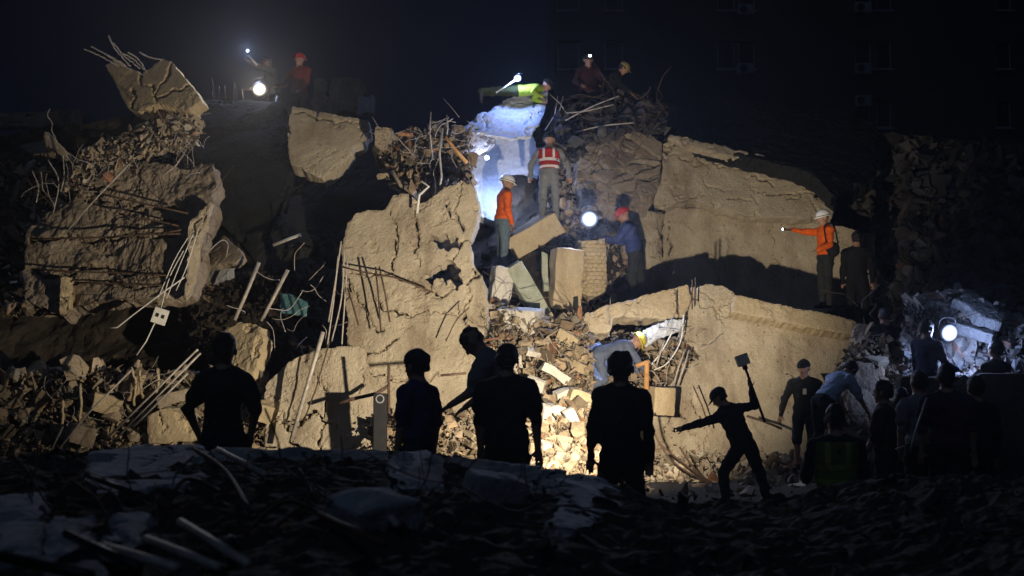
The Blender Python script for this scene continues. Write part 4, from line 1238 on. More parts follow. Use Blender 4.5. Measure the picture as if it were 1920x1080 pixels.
# near mound: chunks lying on its surface
def fore_rubble(n):
    X = RNG.uniform(-4.2, 4.6, n); Yd = RNG.uniform(3.2, 9.6, n)
    size = 0.010 * (0.13 / 0.010) ** (RNG.random(n) ** 2.6)
    pos = np.array([(x, y, fore_z(x, y) + s * 0.15) for x, y, s in zip(X, Yd, size)])
    o = chunk_mesh("rubble", pos, size, RUB_SHADE)
    tag(o, "shade darkened rubble covering the near mound", "rubble", kind="stuff")
fore_rubble(2400)

def ground_rubble(n):
    X = RNG.uniform(-6.5, 8.5, n); Yd = RNG.uniform(10.2, 19.5, n)
    size = 0.02 * (0.26 / 0.02) ** (RNG.random(n) ** 3.0)
    pos = np.stack([X, Yd, size * 0.1 + 0.14 * np.clip(1 - np.abs(Yd - 12) / 3, 0, 1) - 0.05], -1)
    tag(chunk_mesh("rubble", pos, size, RUB), "loose rubble trodden over by the onlookers in front of the ruin", "rubble", kind="stuff")
ground_rubble(3600)

# fine tangles of wire, mesh and thin bars
tangle("tangled thin wires and mesh over the rough brown slab", [(60, 300), (240, 270), (400, 300), (390, 560), (60, 590)], lambda x, y: 21.2, 55, 0.005, STEEL, (0.2, 0.8))
tangle("tangled wires and strips in the lower left debris", [(60, 690), (300, 690), (500, 680), (490, 850), (60, 860)], lambda x, y: 20.4, 70, 0.006, GALV, (0.2, 0.7))
tangle("tangled rods down the gap left of the holed wall", [(420, 480), (650, 440), (650, 680), (480, 700)], lambda x, y: 21.2, 22, 0.007, GALV, (0.3, 0.9))
tangle("wires bristling from the crest behind the holed wall", [(720, 250), (880, 215), (890, 330), (780, 370)], lambda x, y: 22.2, 50, 0.006, GALV, (0.15, 0.6))
tangle("loose wires strewn over the masonry of the pile", [(930, 540), (1110, 560), (1120, 760), (960, 760)], lambda x, y: 21.0, 70, 0.006, STEEL, (0.2, 0.6))
tangle("snarled cables inside the hole with the crouching rescuer", [(1100, 610), (1300, 610), (1310, 680), (1230, 730), (1110, 730)], lambda x, y: 21.1, 40, 0.006, GALV, (0.2, 0.6))
tangle("thin rods and wires on the crest beyond the red vest", [(1050, 180), (1250, 180), (1240, 270), (1060, 320)], lambda x, y: 24.2, 45, 0.007, STEEL, (0.3, 0.9))
tangle("wires hanging in the dark at the end of the edge beam", [(1600, 560), (1760, 540), (1900, 580), (1900, 690), (1620, 720)], lambda x, y: 20.0, 45, 0.007, STEEL, (0.2, 0.7))
tangle("thin twigs of wire among the rubble of the near mound", [(0, 900), (1100, 900), (1000, 1000), (400, 1080), (0, 1080)], lambda x, y: 6.5, 110, 0.004, STEEL, (0.2, 0.7), dy=1.2)

# larger broken pieces lying in the central gully and in the lower left debris
GUL = [("pale flake of slab lying flat in the gully below the whitish block", 1010, 660, 20.6, (0.42, 0.30, 0.10), (0.5, 0.3, 0.2), PALE),
       ("tilted cream panel piece stuck on edge in the gully", 1062, 640, 20.8, (0.34, 0.10, 0.30), (0.2, 0.5, -0.3), TAN2),
       ("grey kerb like piece lying across the gully", 1040, 700, 20.0, (0.50, 0.16, 0.14), (0.1, 0.5, 0.3), PALE),
       ("broken pale slab leaning against the gully's left side", 960, 690, 20.3, (0.36, 0.12, 0.34), (0.3, -0.4, 0.4), PALE),
       ("wedge of tan plaster near the blue plastic sheet", 1088, 690, 20.3, (0.28, 0.2, 0.16), (0.4, 0.2, 0.8), TAN2),
       ("white tile backed fragment low in the gully", 1004, 722, 19.6, (0.30, 0.08, 0.24), (0.5, 0.4, -0.2), PALE),
       ("stubby grey lintel end above the bright rubble spill", 1058, 740, 19.3, (0.34, 0.18, 0.16), (0.2, -0.3, 0.5), PALE),
       ("small tan corner piece beside the rounded pale lump", 922, 660, 20.9, (0.22, 0.2, 0.26), (0.3, 0.5, 0.2), TAN2),
       ("long pale slab splinter pointing down into the bright rubble", 1078, 795, 18.5, (0.16, 0.12, 0.50), (0.2, -0.5, 0.2), PALE),
       ("cream slab flake resting on the bright rubble spill", 1030, 838, 17.8, (0.32, 0.22, 0.09), (0.4, 0.2, 0.6), PALE)]
for lab, x, y, Yd, size, rot, mt in GUL:
    block("concrete_fragment", lab, P(x, y, Yd), rot_axes(*rot), size, mt, 7, 0.02, cat="concrete piece", edge=0.3)
LLD = [("flat tan fragment propped among the lower left debris", 200, 760, 20.2, (0.5, 0.14, 0.32), (0.2, 0.3, 0.4), TAN2),
       ("dim square block end sunk in the lower left debris", 150, 815, 19.8, (0.4, 0.3, 0.3), (0.1, 0.2, 0.6), RAW),
       ("broken lintel lying beside the slanting pipe bundle", 330, 745, 20.1, (0.6, 0.18, 0.18), (0.1, -0.3, 0.2), RAW),
       ("thin slab piece standing on edge behind the pipe bundle", 250, 720, 20.4, (0.3, 0.10, 0.42), (0.1, 0.4, -0.3), TAN2),
       ("tan rubble block between the hands on hips man and the low cracked panel", 490, 770, 20.0, (0.34, 0.3, 0.3), (0.3, 0.2, 0.3), TAN2)]
for lab, x, y, Yd, size, rot, mt in LLD:
    block("concrete_fragment", lab, P(x, y, Yd), rot_axes(*rot), size, mt, 7, 0.025, cat="concrete piece", edge=0.3)
tangle("twisted wires and metal strips in the central gully", [(930, 600), (1110, 600), (1110, 740), (960, 760)], lambda x, y: 20.5, 45, 0.005, GALV, (0.12, 0.4))
tangle("thin bars hanging over the upper left bank", [(80, 260), (380, 210), (400, 330), (100, 400)], lambda x, y: 21.4, 45, 0.005, GALV, (0.2, 0.7))

# ================================================================== NEAR MOUND OBJECTS
ORD = ["first", "second", "third", "fourth", "fifth", "sixth", "seventh", "eighth"]
def YF(x, y, lift=0.0):
    d = ray(x, y)
    for Yd in np.arange(3.0, 9.6, 0.05):
        q = d * (Yd / d.y)
        if CAMZ + q.z <= fore_z(q.x, Yd) + lift: return float(Yd)
    return 9.0
def fslab(label, poly, a, b, c, th=0.12, mat=FORE, res=0.03, **kw):
    slab("broken_slab", label, "concrete slab", poly, [(x, y, YF(x, y) - dd) for (x, y, dd) in (a, b, c)], th, res, mat, 0.012, 0.03, **kw)
fslab("blue grey slab lying flat at the near left corner of the mound", [(-20, 930), (40, 918), (90, 922), (84, 1046), (-20, 1044)], (0, 1040, 0.1), (80, 1040, 0.1), (40, 925, 0.4))
fslab("ribbed grey slab on the near mound beside the pale rods", [(100, 962), (284, 956), (272, 1012), (232, 1040), (190, 1085), (82, 1085)], (100, 1070, 0.1), (220, 1040, 0.1), (200, 960, 0.4),
      ribs=None, cracks=[[(140, 965), (130, 1080)], [(175, 962), (165, 1080)], [(212, 960), (200, 1060)]], cw=0.02, cd=0.03)
fslab("large dark slab split by a thin crack on the crest of the near mound", [(165, 846), (270, 832), (380, 830), (398, 860), (370, 905), (300, 930), (180, 924), (160, 890)], (180, 920, 0.1), (370, 900, 0.1), (280, 836, 0.9),
      cracks=[[(280, 832), (300, 880), (322, 926)]], cw=0.015, cd=0.03)
fslab("small grey slab chip on the near mound below the crest", [(628, 926), (690, 916), (704, 960), (640, 968)], (630, 966, 0.05), (700, 960, 0.05), (660, 918, 0.2))
fslab("flat grey slab on the near mound crest under the man in the blue shirt", [(730, 850), (800, 842), (836, 858), (832, 910), (742, 912)], (740, 910, 0.1), (830, 908, 0.1), (790, 846, 0.7))
fslab("smooth grey slab on the near mound's right flank", [(1056, 884), (1120, 890), (1156, 912), (1158, 960), (1060, 1000), (1040, 960)], (1050, 990, 0.1), (1150, 950, 0.1), (1090, 890, 0.6))
def fblock(label, x, y, size, rot, mat=FORE):
    p = P(x, y, YF(x, y))
    block("concrete_block", label, p + Vector((0, 0, size[2] * 0.25)), rot_axes(*rot), size, mat, 8, 0.03, edge=0.4)
fblock("squared grey block sunk in the near mound below the black shirted man", 930, 935, (0.30, 0.3, 0.18), (0.15, 0.2, 0.4))
fblock("low grey block tipped beside the flat slab on the near mound", 700, 990, (0.34, 0.26, 0.16), (0.2, -0.16, 0.7))
slab("concrete_ledge", "long low dim concrete ledge along the crest of the near mound", "concrete slab",
     [(396, 834), (480, 838), (560, 834), (640, 838), (728, 842), (726, 900), (660, 912), (560, 906), (470, 912), (402, 900)], [(400, 900, 7.8), (720, 900, 7.8), (560, 836, 8.4)], 0.3, 0.03, FORE, 0.006, 0.014, auto=3)
slab("concrete_ledge", "dim concrete ledge stepping down towards the thick haired man in black", "concrete slab",
     [(838, 852), (900, 858), (980, 868), (1060, 878), (1058, 930), (980, 926), (900, 918), (840, 910)], [(840, 910, 7.7), (1050, 926, 7.7), (950, 862, 8.3)], 0.3, 0.03, FORE, 0.006, 0.014, auto=3)
def frod(pts, r, mat, label, group=None, curve=False, lift=0.06):
    w = []
    for i, (x, y) in enumerate(pts):
        w.append(P(x, y, YF(x, y, lift)))
    rod("steel_rod", w, r, mat, label, "rod", group, curve=curve)
frod([(192, 1024), (334, 1066)], 0.016, GALV, "pale pipe lying on the near mound beside the ribbed slab")
frod([(272, 1010), (412, 1064)], 0.015, GALV, "pale pipe lying between two others on the near mound")
frod([(338, 978), (466, 1058)], 0.016, GALV, "pale pipe pointing down from a dark hollow in the near mound")
frod([(408, 842), (498, 890)], 0.016, GALV, "grey pipe slanting down from the near mound's crest")
frod([(0, 1042), (170, 1080)], 0.018, DARKM, "dark bar at the near left corner below the flat slab")
frod([(124, 1000), (260, 1065)], 0.016, DARKM, "dark bar crossing the ribbed grey slab")
frod([(165, 892), (250, 925)], 0.014, DARKM, "dark bar under the large split slab")
frod([(362, 840), (420, 880), (470, 960)], 0.012, STEEL, "rusty rod bending off the near mound's crest", curve=True)
frod([(690, 920), (745, 985)], 0.016, GALV, "dull pipe beside the small slab chip")
frod([(600, 965), (720, 1020)], 0.014, STEEL, "rusty rod lying low on the near mound")
for lab, (a, b, c) in zip(("thin rusty wire arching over the dark hollow on the near mound", "small hairpin of wire beside the longest pale pipe on the near mound", "upright bent wire near the rounded dark lump on the near mound", "low sagging wire between the pale pipes and the slab chip"), (((300, 985), (345, 900), (410, 920)), ((405, 1045), (432, 1006), (450, 1050)), ((520, 985), (580, 930), (560, 880)), ((460, 1000), (540, 940), (640, 990)))):
    w = [P(*a, YF(*a)), P(*b, YF(*a) + 0.2), P(*c, YF(*a) + 0.4)]
    rod("steel_rod", w, 0.009, STEEL, lab, "rod", "wires looping from the near mound", curve=True)

# ================================================================== REBAR, PIPES AND CABLES IN THE RUIN
def R_(label, pts, Y, r=0.014, mat=GALV, group=None, curve=False, name="steel_rod", cat="rod", wob=0.0):
    Ys = Y if isinstance(Y, (list, tuple)) else [Y] * len(pts)
    return rod(name, [P(x, y, Yv) for (x, y), Yv in zip(pts, Ys)], r, mat, label, cat, group, curve=curve, wob=wob)
for a in ([(158, 92), (190, 106), (222, 124)], [(172, 88), (200, 102), (235, 122)], [(188, 96), (214, 112), (246, 132)], [(203, 66), (216, 92), (244, 124)], [(212, 80), (232, 104), (262, 128)], [(262, 98), (276, 106), (302, 112)], [(226, 100), (246, 108), (270, 130)], [(240, 98), (258, 110), (276, 136)]):
    R_("bent rod sprouting from the split beam head high on the left", a, 22.6, 0.011, GALV, "rods sprouting from the split beam head", True, wob=0.01)
for x, y0 in ((398, 160), (402, 148), (414, 158), (424, 152), (436, 150), (446, 156), (456, 158)):
    R_("short spike of rod standing beside the warm floodlight", [(x + random.uniform(-6, 4), y0 + random.uniform(-4, 14)), (x + random.uniform(-3, 3), 186)], 24.2 + random.uniform(-.2, .2), 0.007, STEEL, "spikes beside the warm floodlight")
R_("long thin cable trailing down from the rough brown slab to a hook", [(346, 520), (300, 552), (250, 590), (220, 614), (205, 615)], 20.3, 0.011, WHITEP, name="cable", cat="cable")
for a in ([(352, 446), (326, 490), (296, 560)], [(362, 440), (340, 490), (312, 560)], [(372, 430), (350, 500), (330, 545)], [(344, 470), (318, 520), (302, 578)]):
    R_("thin pale cable hanging down the right side of the rough brown slab", a, 20.5, 0.008, WHITEP, "cables down the rough brown slab", True, name="cable", cat="cable")
R_("cable hanging below the pale square socket box", [(290, 606), (274, 640), (256, 666)], 20.3, 0.011, WHITEP, name="cable", cat="cable")
R_("long pale pole slanting across the lower left debris", [(246, 694), (160, 780), (76, 886)], 19.3, 0.015, GALV)
R_("pale rod leaning in the bottom left corner of the ruin", [(118, 800), (98, 840), (84, 884)], 18.9, 0.014, GALV)
BUN = ("upper straight pale pipe of the slanting bundle beside the hands on hips man", "middle straight pale pipe of the slanting bundle beside the hands on hips man", "short lower pale pipe of the slanting bundle beside the hands on hips man")
for k, (a, b) in enumerate((((371, 655), (190, 832)), ((376, 662), (206, 834)), ((352, 700), (250, 800)))):
    R_(BUN[k], [a, b], 19.0 - 0.05 * k, 0.017, GALV, "bundle of pipes slanting left")
R_("diagonal rod crossing the upper part of the rough brown slab", [(244, 306), (180, 372), (120, 440)], 20.9, 0.012, GALV)
R_("rod hooked over the top corner of the rough brown slab", [(344, 290), (330, 310), (304, 330)], 21.0, 0.012, GALV)
LEV = ("full length level rod across the middle of the rough brown slab", "highest dark rod, sloping, in the rough brown slab", "short sloping rod below the highest one in the rough brown slab", "long low level rod in the rough brown slab", "upper rod of the close pair across the rough brown slab", "lowest level rod in the rough brown slab")
for k, (a, b) in enumerate((((56, 449), (342, 438)), ((180, 363), (352, 400)), ((225, 402), (336, 424)), ((58, 505), (335, 518)), ((200, 446), (345, 432)), ((140, 531), (330, 534)))):
    R_(LEV[k], [a, b], 21.05, 0.016, STEEL, "level rods in the rough brown slab", wob=0.012)
for lab, a in (("pale timber batten leaning in the dark gap, next to the dusty triangular slab", [(440, 600), (462, 550), (486, 492)]), ("pale timber batten leaning in the dark gap, next to the teal pane", [(490, 602), (514, 556), (540, 506)])):
    R_(lab, a, 21.0, 0.032, GALV, "battens leaning in the dark gap", name="batten", cat="batten")
R_("short pale batten lying on the dark roof slab's lower edge", [(512, 460), (564, 440)], 21.9, 0.028, GALV, name="batten", cat="batten")
EDG = ("longest upright rod along the left edge of the tall holed wall", "second upright rod along the left edge of the tall holed wall", "upright rod standing furthest out from the tall holed wall's left edge", "upright rod closest to the tall holed wall's left edge")
for k, a in enumerate(([(640, 452), (630, 520), (616, 604)], [(646, 466), (640, 560), (622, 640)], [(634, 480), (626, 560), (612, 660)], [(652, 480), (644, 600), (640, 660)])):
    R_(EDG[k], a, 20.6, 0.013, GALV, "rods along the left edge of the holed wall", True)
R_("stout pale pole leaning against the low cracked wall panel", [(606, 622), (580, 710), (546, 826)], 19.6, 0.034, GALV)
R_("thin rod leaning beside the stout pale pole", [(618, 640), (592, 730), (566, 800)], 19.7, 0.012, STEEL)
for a in ([(704, 500), (710, 560), (714, 622)], [(711, 500), (722, 550), (731, 604)], [(652, 540), (664, 580), (672, 610)]):
    R_("dark rod poking down the face of the tall holed wall", a, 20.5, 0.014, STEEL, "dark rods on the face of the holed wall")
R_("dark bent rod lying across the face of the tall holed wall", [(640, 500), (680, 510), (740, 520), (812, 548)], 20.55, 0.014, STEEL)
R_("curved wire loop on the tall holed wall above the leaning man", [(836, 640), (856, 600), (880, 576)], 20.3, 0.010, STEEL, curve=True, name="wire", cat="wire")
R_("thin stick pointing left behind the leaning man", [(826, 704), (874, 700)], 18.5, 0.018, STEEL)
R_("jagged wood splinter at the foot of the holed wall", [(636, 756), (662, 748), (706, 738), (728, 724)], 19.4, 0.028, STEEL, name="splinter", cat="wood")
FRN = ("long curling dark rod rising from rubble beside the thick haired man in black", "middle dark rod fanning out of the rubble before the broad smooth slab", "short steep dark rod fanning out of the rubble before the broad smooth slab")
for k, a in enumerate(([(1216, 770), (1226, 810), (1262, 866), (1330, 908)], [(1236, 832), (1280, 868), (1336, 910)], [(1274, 838), (1300, 876), (1340, 912)])):
    R_(FRN[k], a, 19.2, 0.015, STEEL, "dark rods in front of the broad smooth wall slab", True)
R_("crooked rod on the broad smooth wall slab beside the swinging man", [(1300, 724), (1316, 760), (1330, 800)], 20.9, 0.012, STEEL)
R_("broken timber lath projecting behind the swinging man", [(1400, 780), (1432, 790), (1466, 804)], 20.6, 0.02, STEEL, name="lath", cat="wood")
for lab, a in (("long white cable looping down from the slab peak into the hole", [(1282, 590), (1276, 640), (1252, 680), (1226, 694)]), ("shorter white cable looping down under the torn white sheet", [(1262, 620), (1240, 660), (1216, 690)])):
    R_(lab, a, 21.2, 0.011, WHITEP, "white cables in the hole", True, name="cable", cat="cable")
for a in ([(1284, 656), (1272, 690), (1262, 724)], [(1292, 656), (1282, 690), (1270, 724)], [(1246, 640), (1236, 668), (1230, 690)]):
    R_("bluish conduit hanging in the hole", a, 21.1, 0.014, GALV, "conduits in the hole", name="conduit", cat="conduit")
for a in ([(1298, 524), (1298, 580)], [(1304, 520), (1304, 572)], [(1268, 546), (1270, 590)]):
    R_("short rod stub standing on the peak of the broad smooth wall slab", a, 21.5, 0.012, STEEL, "rod stubs on the slab peak")
R_("pale twisted bracket hanging over the holed wall's top edge", [(782, 400), (786, 366), (804, 350), (790, 340)], 20.9, 0.022, WHITEP, name="metal_bracket", cat="bracket")
R_("pale stud standing at the holed wall's top corner", [(822, 370), (828, 330), (824, 290), (830, 240)], 21.4, 0.018, GALV)
R_("splintered timber leaning on the stud at the crest", [(836, 256), (850, 276), (876, 306)], 21.6, 0.03, WOOD, name="timber", cat="wood")
R_("thin rod standing beside the stud at the crest", [(808, 210), (806, 250), (812, 300)], 21.8, 0.010, GALV)
R_("bent rod sticking from the crest next to the stud", [(838, 216), (840, 240), (836, 262)], 21.9, 0.012, GALV)
R_("grey timber leaning across the gap beside the holed wall", [(736, 320), (752, 350), (762, 388)], 21.6, 0.035, RAW, name="timber", cat="wood")
for a in ([(1030, 176), (1050, 194), (1064, 216)], [(1056, 180), (1044, 230), (1034, 262)], [(1046, 180), (1040, 216), (1022, 244)]):
    R_("thin pole crossing behind the rescuer in the red vest", a, 24.6, 0.010, GALV, "thin poles behind the red vest")
for a in ([(1060, 226), (1110, 200), (1160, 180)], [(1070, 250), (1130, 236), (1190, 230)], [(1062, 212), (1100, 208), (1150, 196)]):
    R_("slender bent rod strewn on the crest beyond the red vest", a, 24.0, 0.013, GALV, "slender rods on the crest", True)
R_("upright orange timber prop in the hole", [(1213, 676), (1212, 730)], 20.6, 0.045, WOOD, name="timber_prop", cat="wood")
R_("short orange cross timber on the prop in the hole", [(1192, 686), (1218, 678)], 20.6, 0.035, WOOD, name="timber_prop", cat="wood")
R_("thin pale stake leaning among the dark onlookers", [(1738, 745), (1716, 810), (1706, 850)], 12.4, 0.010, GALV, name="stake", cat="stake")
R_("short forked stake at the foot of the leaning pale stake", [(1680, 842), (1696, 836)], 12.4, 0.010, GALV, name="stake", cat="stake")
for a in ([(90, 300), (110, 340), (100, 400)], [(118, 290), (120, 330), (114, 360)], [(60, 320), (72, 350), (68, 380)]):
    R_("crooked wire dangling on the shadowed far left", a, 21.6, 0.010, GALV, "wires dangling on the far left", True, name="wire", cat="wire")
for a in ([(112, 730), (118, 760), (116, 800)], [(150, 720), (152, 760), (148, 800)], [(246, 690), (256, 720), (250, 760)], [(262, 692), (264, 730), (268, 746)], [(296, 690), (298, 720), (290, 740)]):
    R_("torn strip of rusty mesh standing in the lower left debris", a, 20.2, 0.022, TAN2, "torn strips in the lower left debris", name="torn_strip", cat="strip", wob=0.015)

# socket box hanging on its cable
def socket_box():
    c = P(300, 593, 20.3)
    root = empty("socket_box", c)
    ax = rot_axes(0.1, math.radians(18), 0.2)
    box("plate", c, ax, (0.23, 0.07, 0.25), WHITEP, root)
    for s_ in (-1, 1):
        box("socket_hole", c + ax[0] * 0.045 * s_ - ax[1] * 0.036 + ax[2] * 0.01, ax, (0.05, 0.012, 0.06), DARKM, root)
    tag(root, "pale square electrical socket box dangling on cables in the dark gap", "socket box")
socket_box()
# dark post with a ring
def ring_post():
    c = P(713, 800, 19.0)
    root = empty("metal_post", Vector((c.x, c.y, P(713, 872, 19.0).z)))
    box("post", c, XYZ, (0.20, 0.14, 0.98), DARKM, root)
    q = P(712, 748, 18.92)
    V, Fc = [], []
    for i in range(20):
        a = 2 * math.pi * i / 20
        for j in range(8):
            b = 2 * math.pi * j / 8
            r = 0.056 + 0.013 * math.cos(b)
            V.append(q + Vector((math.cos(a) * r, 0.013 * math.sin(b), math.sin(a) * r)))
    for i in range(20):
        for j in range(8):
            Fc.append([i * 8 + j, ((i + 1) % 20) * 8 + j, ((i + 1) % 20) * 8 + (j + 1) % 8, i * 8 + (j + 1) % 8])
    mesh_obj("ring", [tuple(v) for v in V], Fc, FRAME, root, True)
    V, Fc = tube_geo([P(729, 682, 19.0), P(729, 772, 19.0)], 0.022, 7)
    mesh_obj("upright_bar", [tuple(v) for v in V], Fc, STEEL, root, True)
    tag(root, "dark metal post with a pale ring and an upright bar beside the blue shirted man", "post")
ring_post()
# low dark wall on the right, in front of the blue lit rubble
slab("boundary_wall", "low unlit boundary wall below the blue lit rubble", "wall", [(1690, 706), (1990, 702), (1990, 905), (1690, 905)], 17.4, 0.2, 0.05, EARTH_SHADE, 0.01, 0.02)
# blue plastic sheeting and bundles
slab("plastic_sheet", "crumpled blue plastic sheet beside the crouching rescuer", "plastic sheet",
     [(1098, 650), (1124, 640), (1146, 660), (1150, 690), (1128, 712), (1104, 700)], [(1100, 700, 20.6), (1100, 650, 20.9), (1150, 660, 20.9)], 0.03, 0.02, BLUEP, 0.05, 0.04)
slab("plastic_sheet", "torn white sheet hanging at the hole's upper right", "plastic sheet",
     [(1204, 640), (1210, 622), (1232, 612), (1262, 600), (1286, 600), (1270, 622), (1236, 634), (1212, 652)], [(1206, 640, 21.1), (1280, 604, 21.4), (1236, 620, 21.2)], 0.03, 0.02, TARP, 0.03, 0.03)

# ================================================================== LAMPS
def aim(o, d):
    o.rotation_euler = Vector(d).to_track_quat('-Z', 'Y').to_euler()
def lamp(name, label, c, facing, r, mat, color, power, kind='POINT', spot=150, blend=0.4, soft=0.06, tripod=None, depth=0.12, fwd=0.06, handle=True):
    """round work lamp: housing, emitting lens, handle (and tripod), with its light in front of the lens"""
    d = Vector(facing).normalized()
    base = Vector((c.x, c.y, c.z - (tripod if tripod else r)))
    root = empty(name, base)
    V, Fc = tube_geo([c - d * depth, c - d * depth * 0.6, c, c + d * 0.015], [r * 0.55, r * 1.02, r * 1.08, r * 1.08], 20)
    mesh_obj("lamp_housing", [tuple(v) for v in V], Fc, DARKM, root, True)
    V, Fc = tube_geo([c + d * 0.016, c + d * 0.028], [r * 0.98, r * 0.94], 20)
    warm = mat is WARM
    lm = lens_mat("lamp_lens_%03d" % int(c.x * 100 + 900), (1.0, 0.90, 0.72) if warm else (0.50, 0.64, 1.0), 32.0, 0.06, r * 1.0)
    mesh_obj("lens", [tuple(v) for v in V], Fc, lm, root, True)
    if handle:
        s = d.cross(Vector((0, 0, 1))).normalized()
        u = s.cross(d).normalized()
        V, Fc = tube_geo(smooth_path([c - d * depth * .5 + s * r, c - d * depth * .5 + s * r * .8 + u * r * 1.5, c - d * depth * .5 - s * r * .8 + u * r * 1.5, c - d * depth * .5 - s * r]), 0.010, 6)
        mesh_obj("handle", [tuple(v) for v in V], Fc, DARKM, root, True)
    if tripod:
        hub = c + Vector((0, 0, -r - 0.25))
        V, Fc = tube_geo([c + Vector((0, 0, -r * .9)), hub], 0.018, 8)
        mesh_obj("pole", [tuple(v) for v in V], Fc, DARKM, root, True)
        for k in range(3):
            a = 2.1 * k + 0.5
            V, Fc = tube_geo([hub, Vector((c.x + 0.36 * math.cos(a), c.y + 0.36 * math.sin(a), c.z - tripod))], 0.012, 6)
            mesh_obj("leg", [tuple(v) for v in V], Fc, DARKM, root, True)
    ld = bpy.data.lights.new(name + "_light", kind)
    ld.energy = power; ld.color = color; ld.shadow_soft_size = soft
    if kind == 'SPOT':
        ld.spot_size = math.radians(spot); ld.spot_blend = blend
    lo = bpy.data.objects.new(name + "_light", ld)
    COL.objects.link(lo)
    lo.location = c + d * fwd - base
    lo.parent = root
    if kind == 'SPOT':
        aim(lo, d)
    tag(root, label, "lamp")
    return root
KEY = Vector((1.22, 14.55, 1.28))
lamp("floodlight", "floodlight on a tripod lighting the ruin, hidden behind the man in black with thick hair", KEY, Vector((-0.27, 0.95, 0.37)), 0.16, WARM, (1.0, 0.85, 0.64), KEY_W, 'SPOT', 108, 0.5, 0.05, tripod=1.28)
lamp("floodlight", "glaring warm floodlight on the dark roof slab beside the dark red jacketed rescuer", P(487, 168, 24.6), (0.0, -1, 0.05), 0.15, WARM, (1.0, 0.90, 0.76), 650, 'SPOT', 130, 1.0, soft=0.1, fwd=0.04)
R_("short white bracket glowing under the warm floodlight", [(490, 194), (516, 195), (520, 180)], 24.4, 0.02, WHITEP, name="lamp_bracket", cat="bracket")
lamp("hand_lamp", "small cool lamp held up on a stick left of the dark red jacketed rescuer", P(465, 96, 25.0), (-0.1, -1, 0), 0.045, LED, (0.45, 0.58, 1.0), 240, 'SPOT', 170, 0.3, soft=0.03, handle=False, fwd=0.06, depth=0.06)
R_("pale stick under the small cool lamp", [(466, 104), (482, 122)], 25.0, 0.02, WHITEP, name="lamp_stick", cat="stick")
lamp("pole_lamp", "cool work lamp on a slanted pole above the tarpaulin", P(970, 146, 24.0), (0.15, -0.75, -0.5), 0.075, LED, (0.30, 0.43, 1.0), 62, 'POINT', soft=0.06, handle=False, fwd=0.12, depth=0.08)
R_("slanted white pole holding the cool work lamp above the tarpaulin", [(930, 174), (966, 150)], 24.0, 0.016, WHITEP, name="lamp_pole", cat="pole")
lamp("head_torch", "small cool torch glowing on the slab above the orange jacketed helmeted rescuer", P(913, 296, 23.9), (0.0, -1, -0.1), 0.055, LED, (0.32, 0.46, 1.0), 40, 'POINT', soft=0.04, handle=False, fwd=0.08, depth=0.06)
lamp("work_light", "cool work light tucked behind the orange jacketed helmeted rescuer", P(946, 372, 23.75), (-0.15, 1, 0.25), 0.07, LED, (0.40, 0.54, 1.0), 45, 'POINT', soft=0.06, handle=False, fwd=0.10, depth=0.06)
lamp("work_light", "dazzling round cool work light in front of the rescuer in the red helmet", P(1105, 411, 22.6), (0.0, -1, 0.0), 0.16, LED, (0.45, 0.58, 1.0), 760, 'SPOT', 176, 0.2, soft=0.12, fwd=0.04)
lamp("work_light", "bright cool work light on the blue lit rubble at the right", P(1779, 624, 18.9), (0.1, -0.8, -0.15), 0.13, LED, (0.42, 0.55, 1.0), 75, 'POINT', soft=0.1, fwd=0.3)
lamp("head_torch", "small cool torch beside the crouching rescuer in the hole", P(1196, 618, 20.75), (0.4, 0.5, -0.1), 0.03, LED, (0.6, 0.72, 1.0), 9, 'POINT', soft=0.03, handle=False, fwd=0.06, depth=0.05)

# ================================================================== PEOPLE
black = cloth("black_cotton", (0.012, 0.012, 0.013)); charcoal = cloth("charcoal_cotton", (0.022, 0.024, 0.024)); navy = cloth("navy_cotton", (0.012, 0.016, 0.045))
blue = cloth("blue_cotton", (0.016, 0.022, 0.11)); orange = cloth("orange_jacket_cloth", (0.62, 0.105, 0.012)); slate = cloth("slate_work_trousers", (0.10, 0.135, 0.16))
red = cloth("red_vest_cloth", (0.34, 0.016, 0.014)); uni = cloth("dark_blue_uniform", (0.035, 0.05, 0.15)); drkred = cloth("dark_red_jacket_cloth", (0.17, 0.03, 0.025))
greyc = cloth("grey_cotton", (0.16, 0.165, 0.17)); plum = cloth("plum_cotton", (0.05, 0.022, 0.05)); lime = cloth("lime_high_visibility_cloth", (0.30, 0.42, 0.04)); olive = cloth("olive_cloth", (0.028, 0.034, 0.010))
palebl = cloth("pale_blue_cotton", (0.34, 0.42, 0.55)); brown = cloth("brown_cotton", (0.05, 0.03, 0.022)); greenv = cloth("dark_green_vest_cloth", (0.07, 0.12, 0.02)); bluegrey = cloth("blue_grey_overall_cloth", (0.09, 0.11, 0.16))
whiteh = plain_mat("white_helmet_shell", (0.70, 0.70, 0.68), 0.35, 0, 0.5, 0.05, 5); redh = plain_mat("red_helmet_shell", (0.45, 0.03, 0.02), 0.35, 0, 0.5, 0.05, 5)
blackh = plain_mat("black_cap_cloth", (0.012, 0.012, 0.012), 0.9, 0, 0.2, 0.1, 10); yellowh = plain_mat("yellow_helmet_shell", (0.5, 0.42, 0.05), 0.35, 0, 0.5, 0.05, 5)
FG = 0.0125
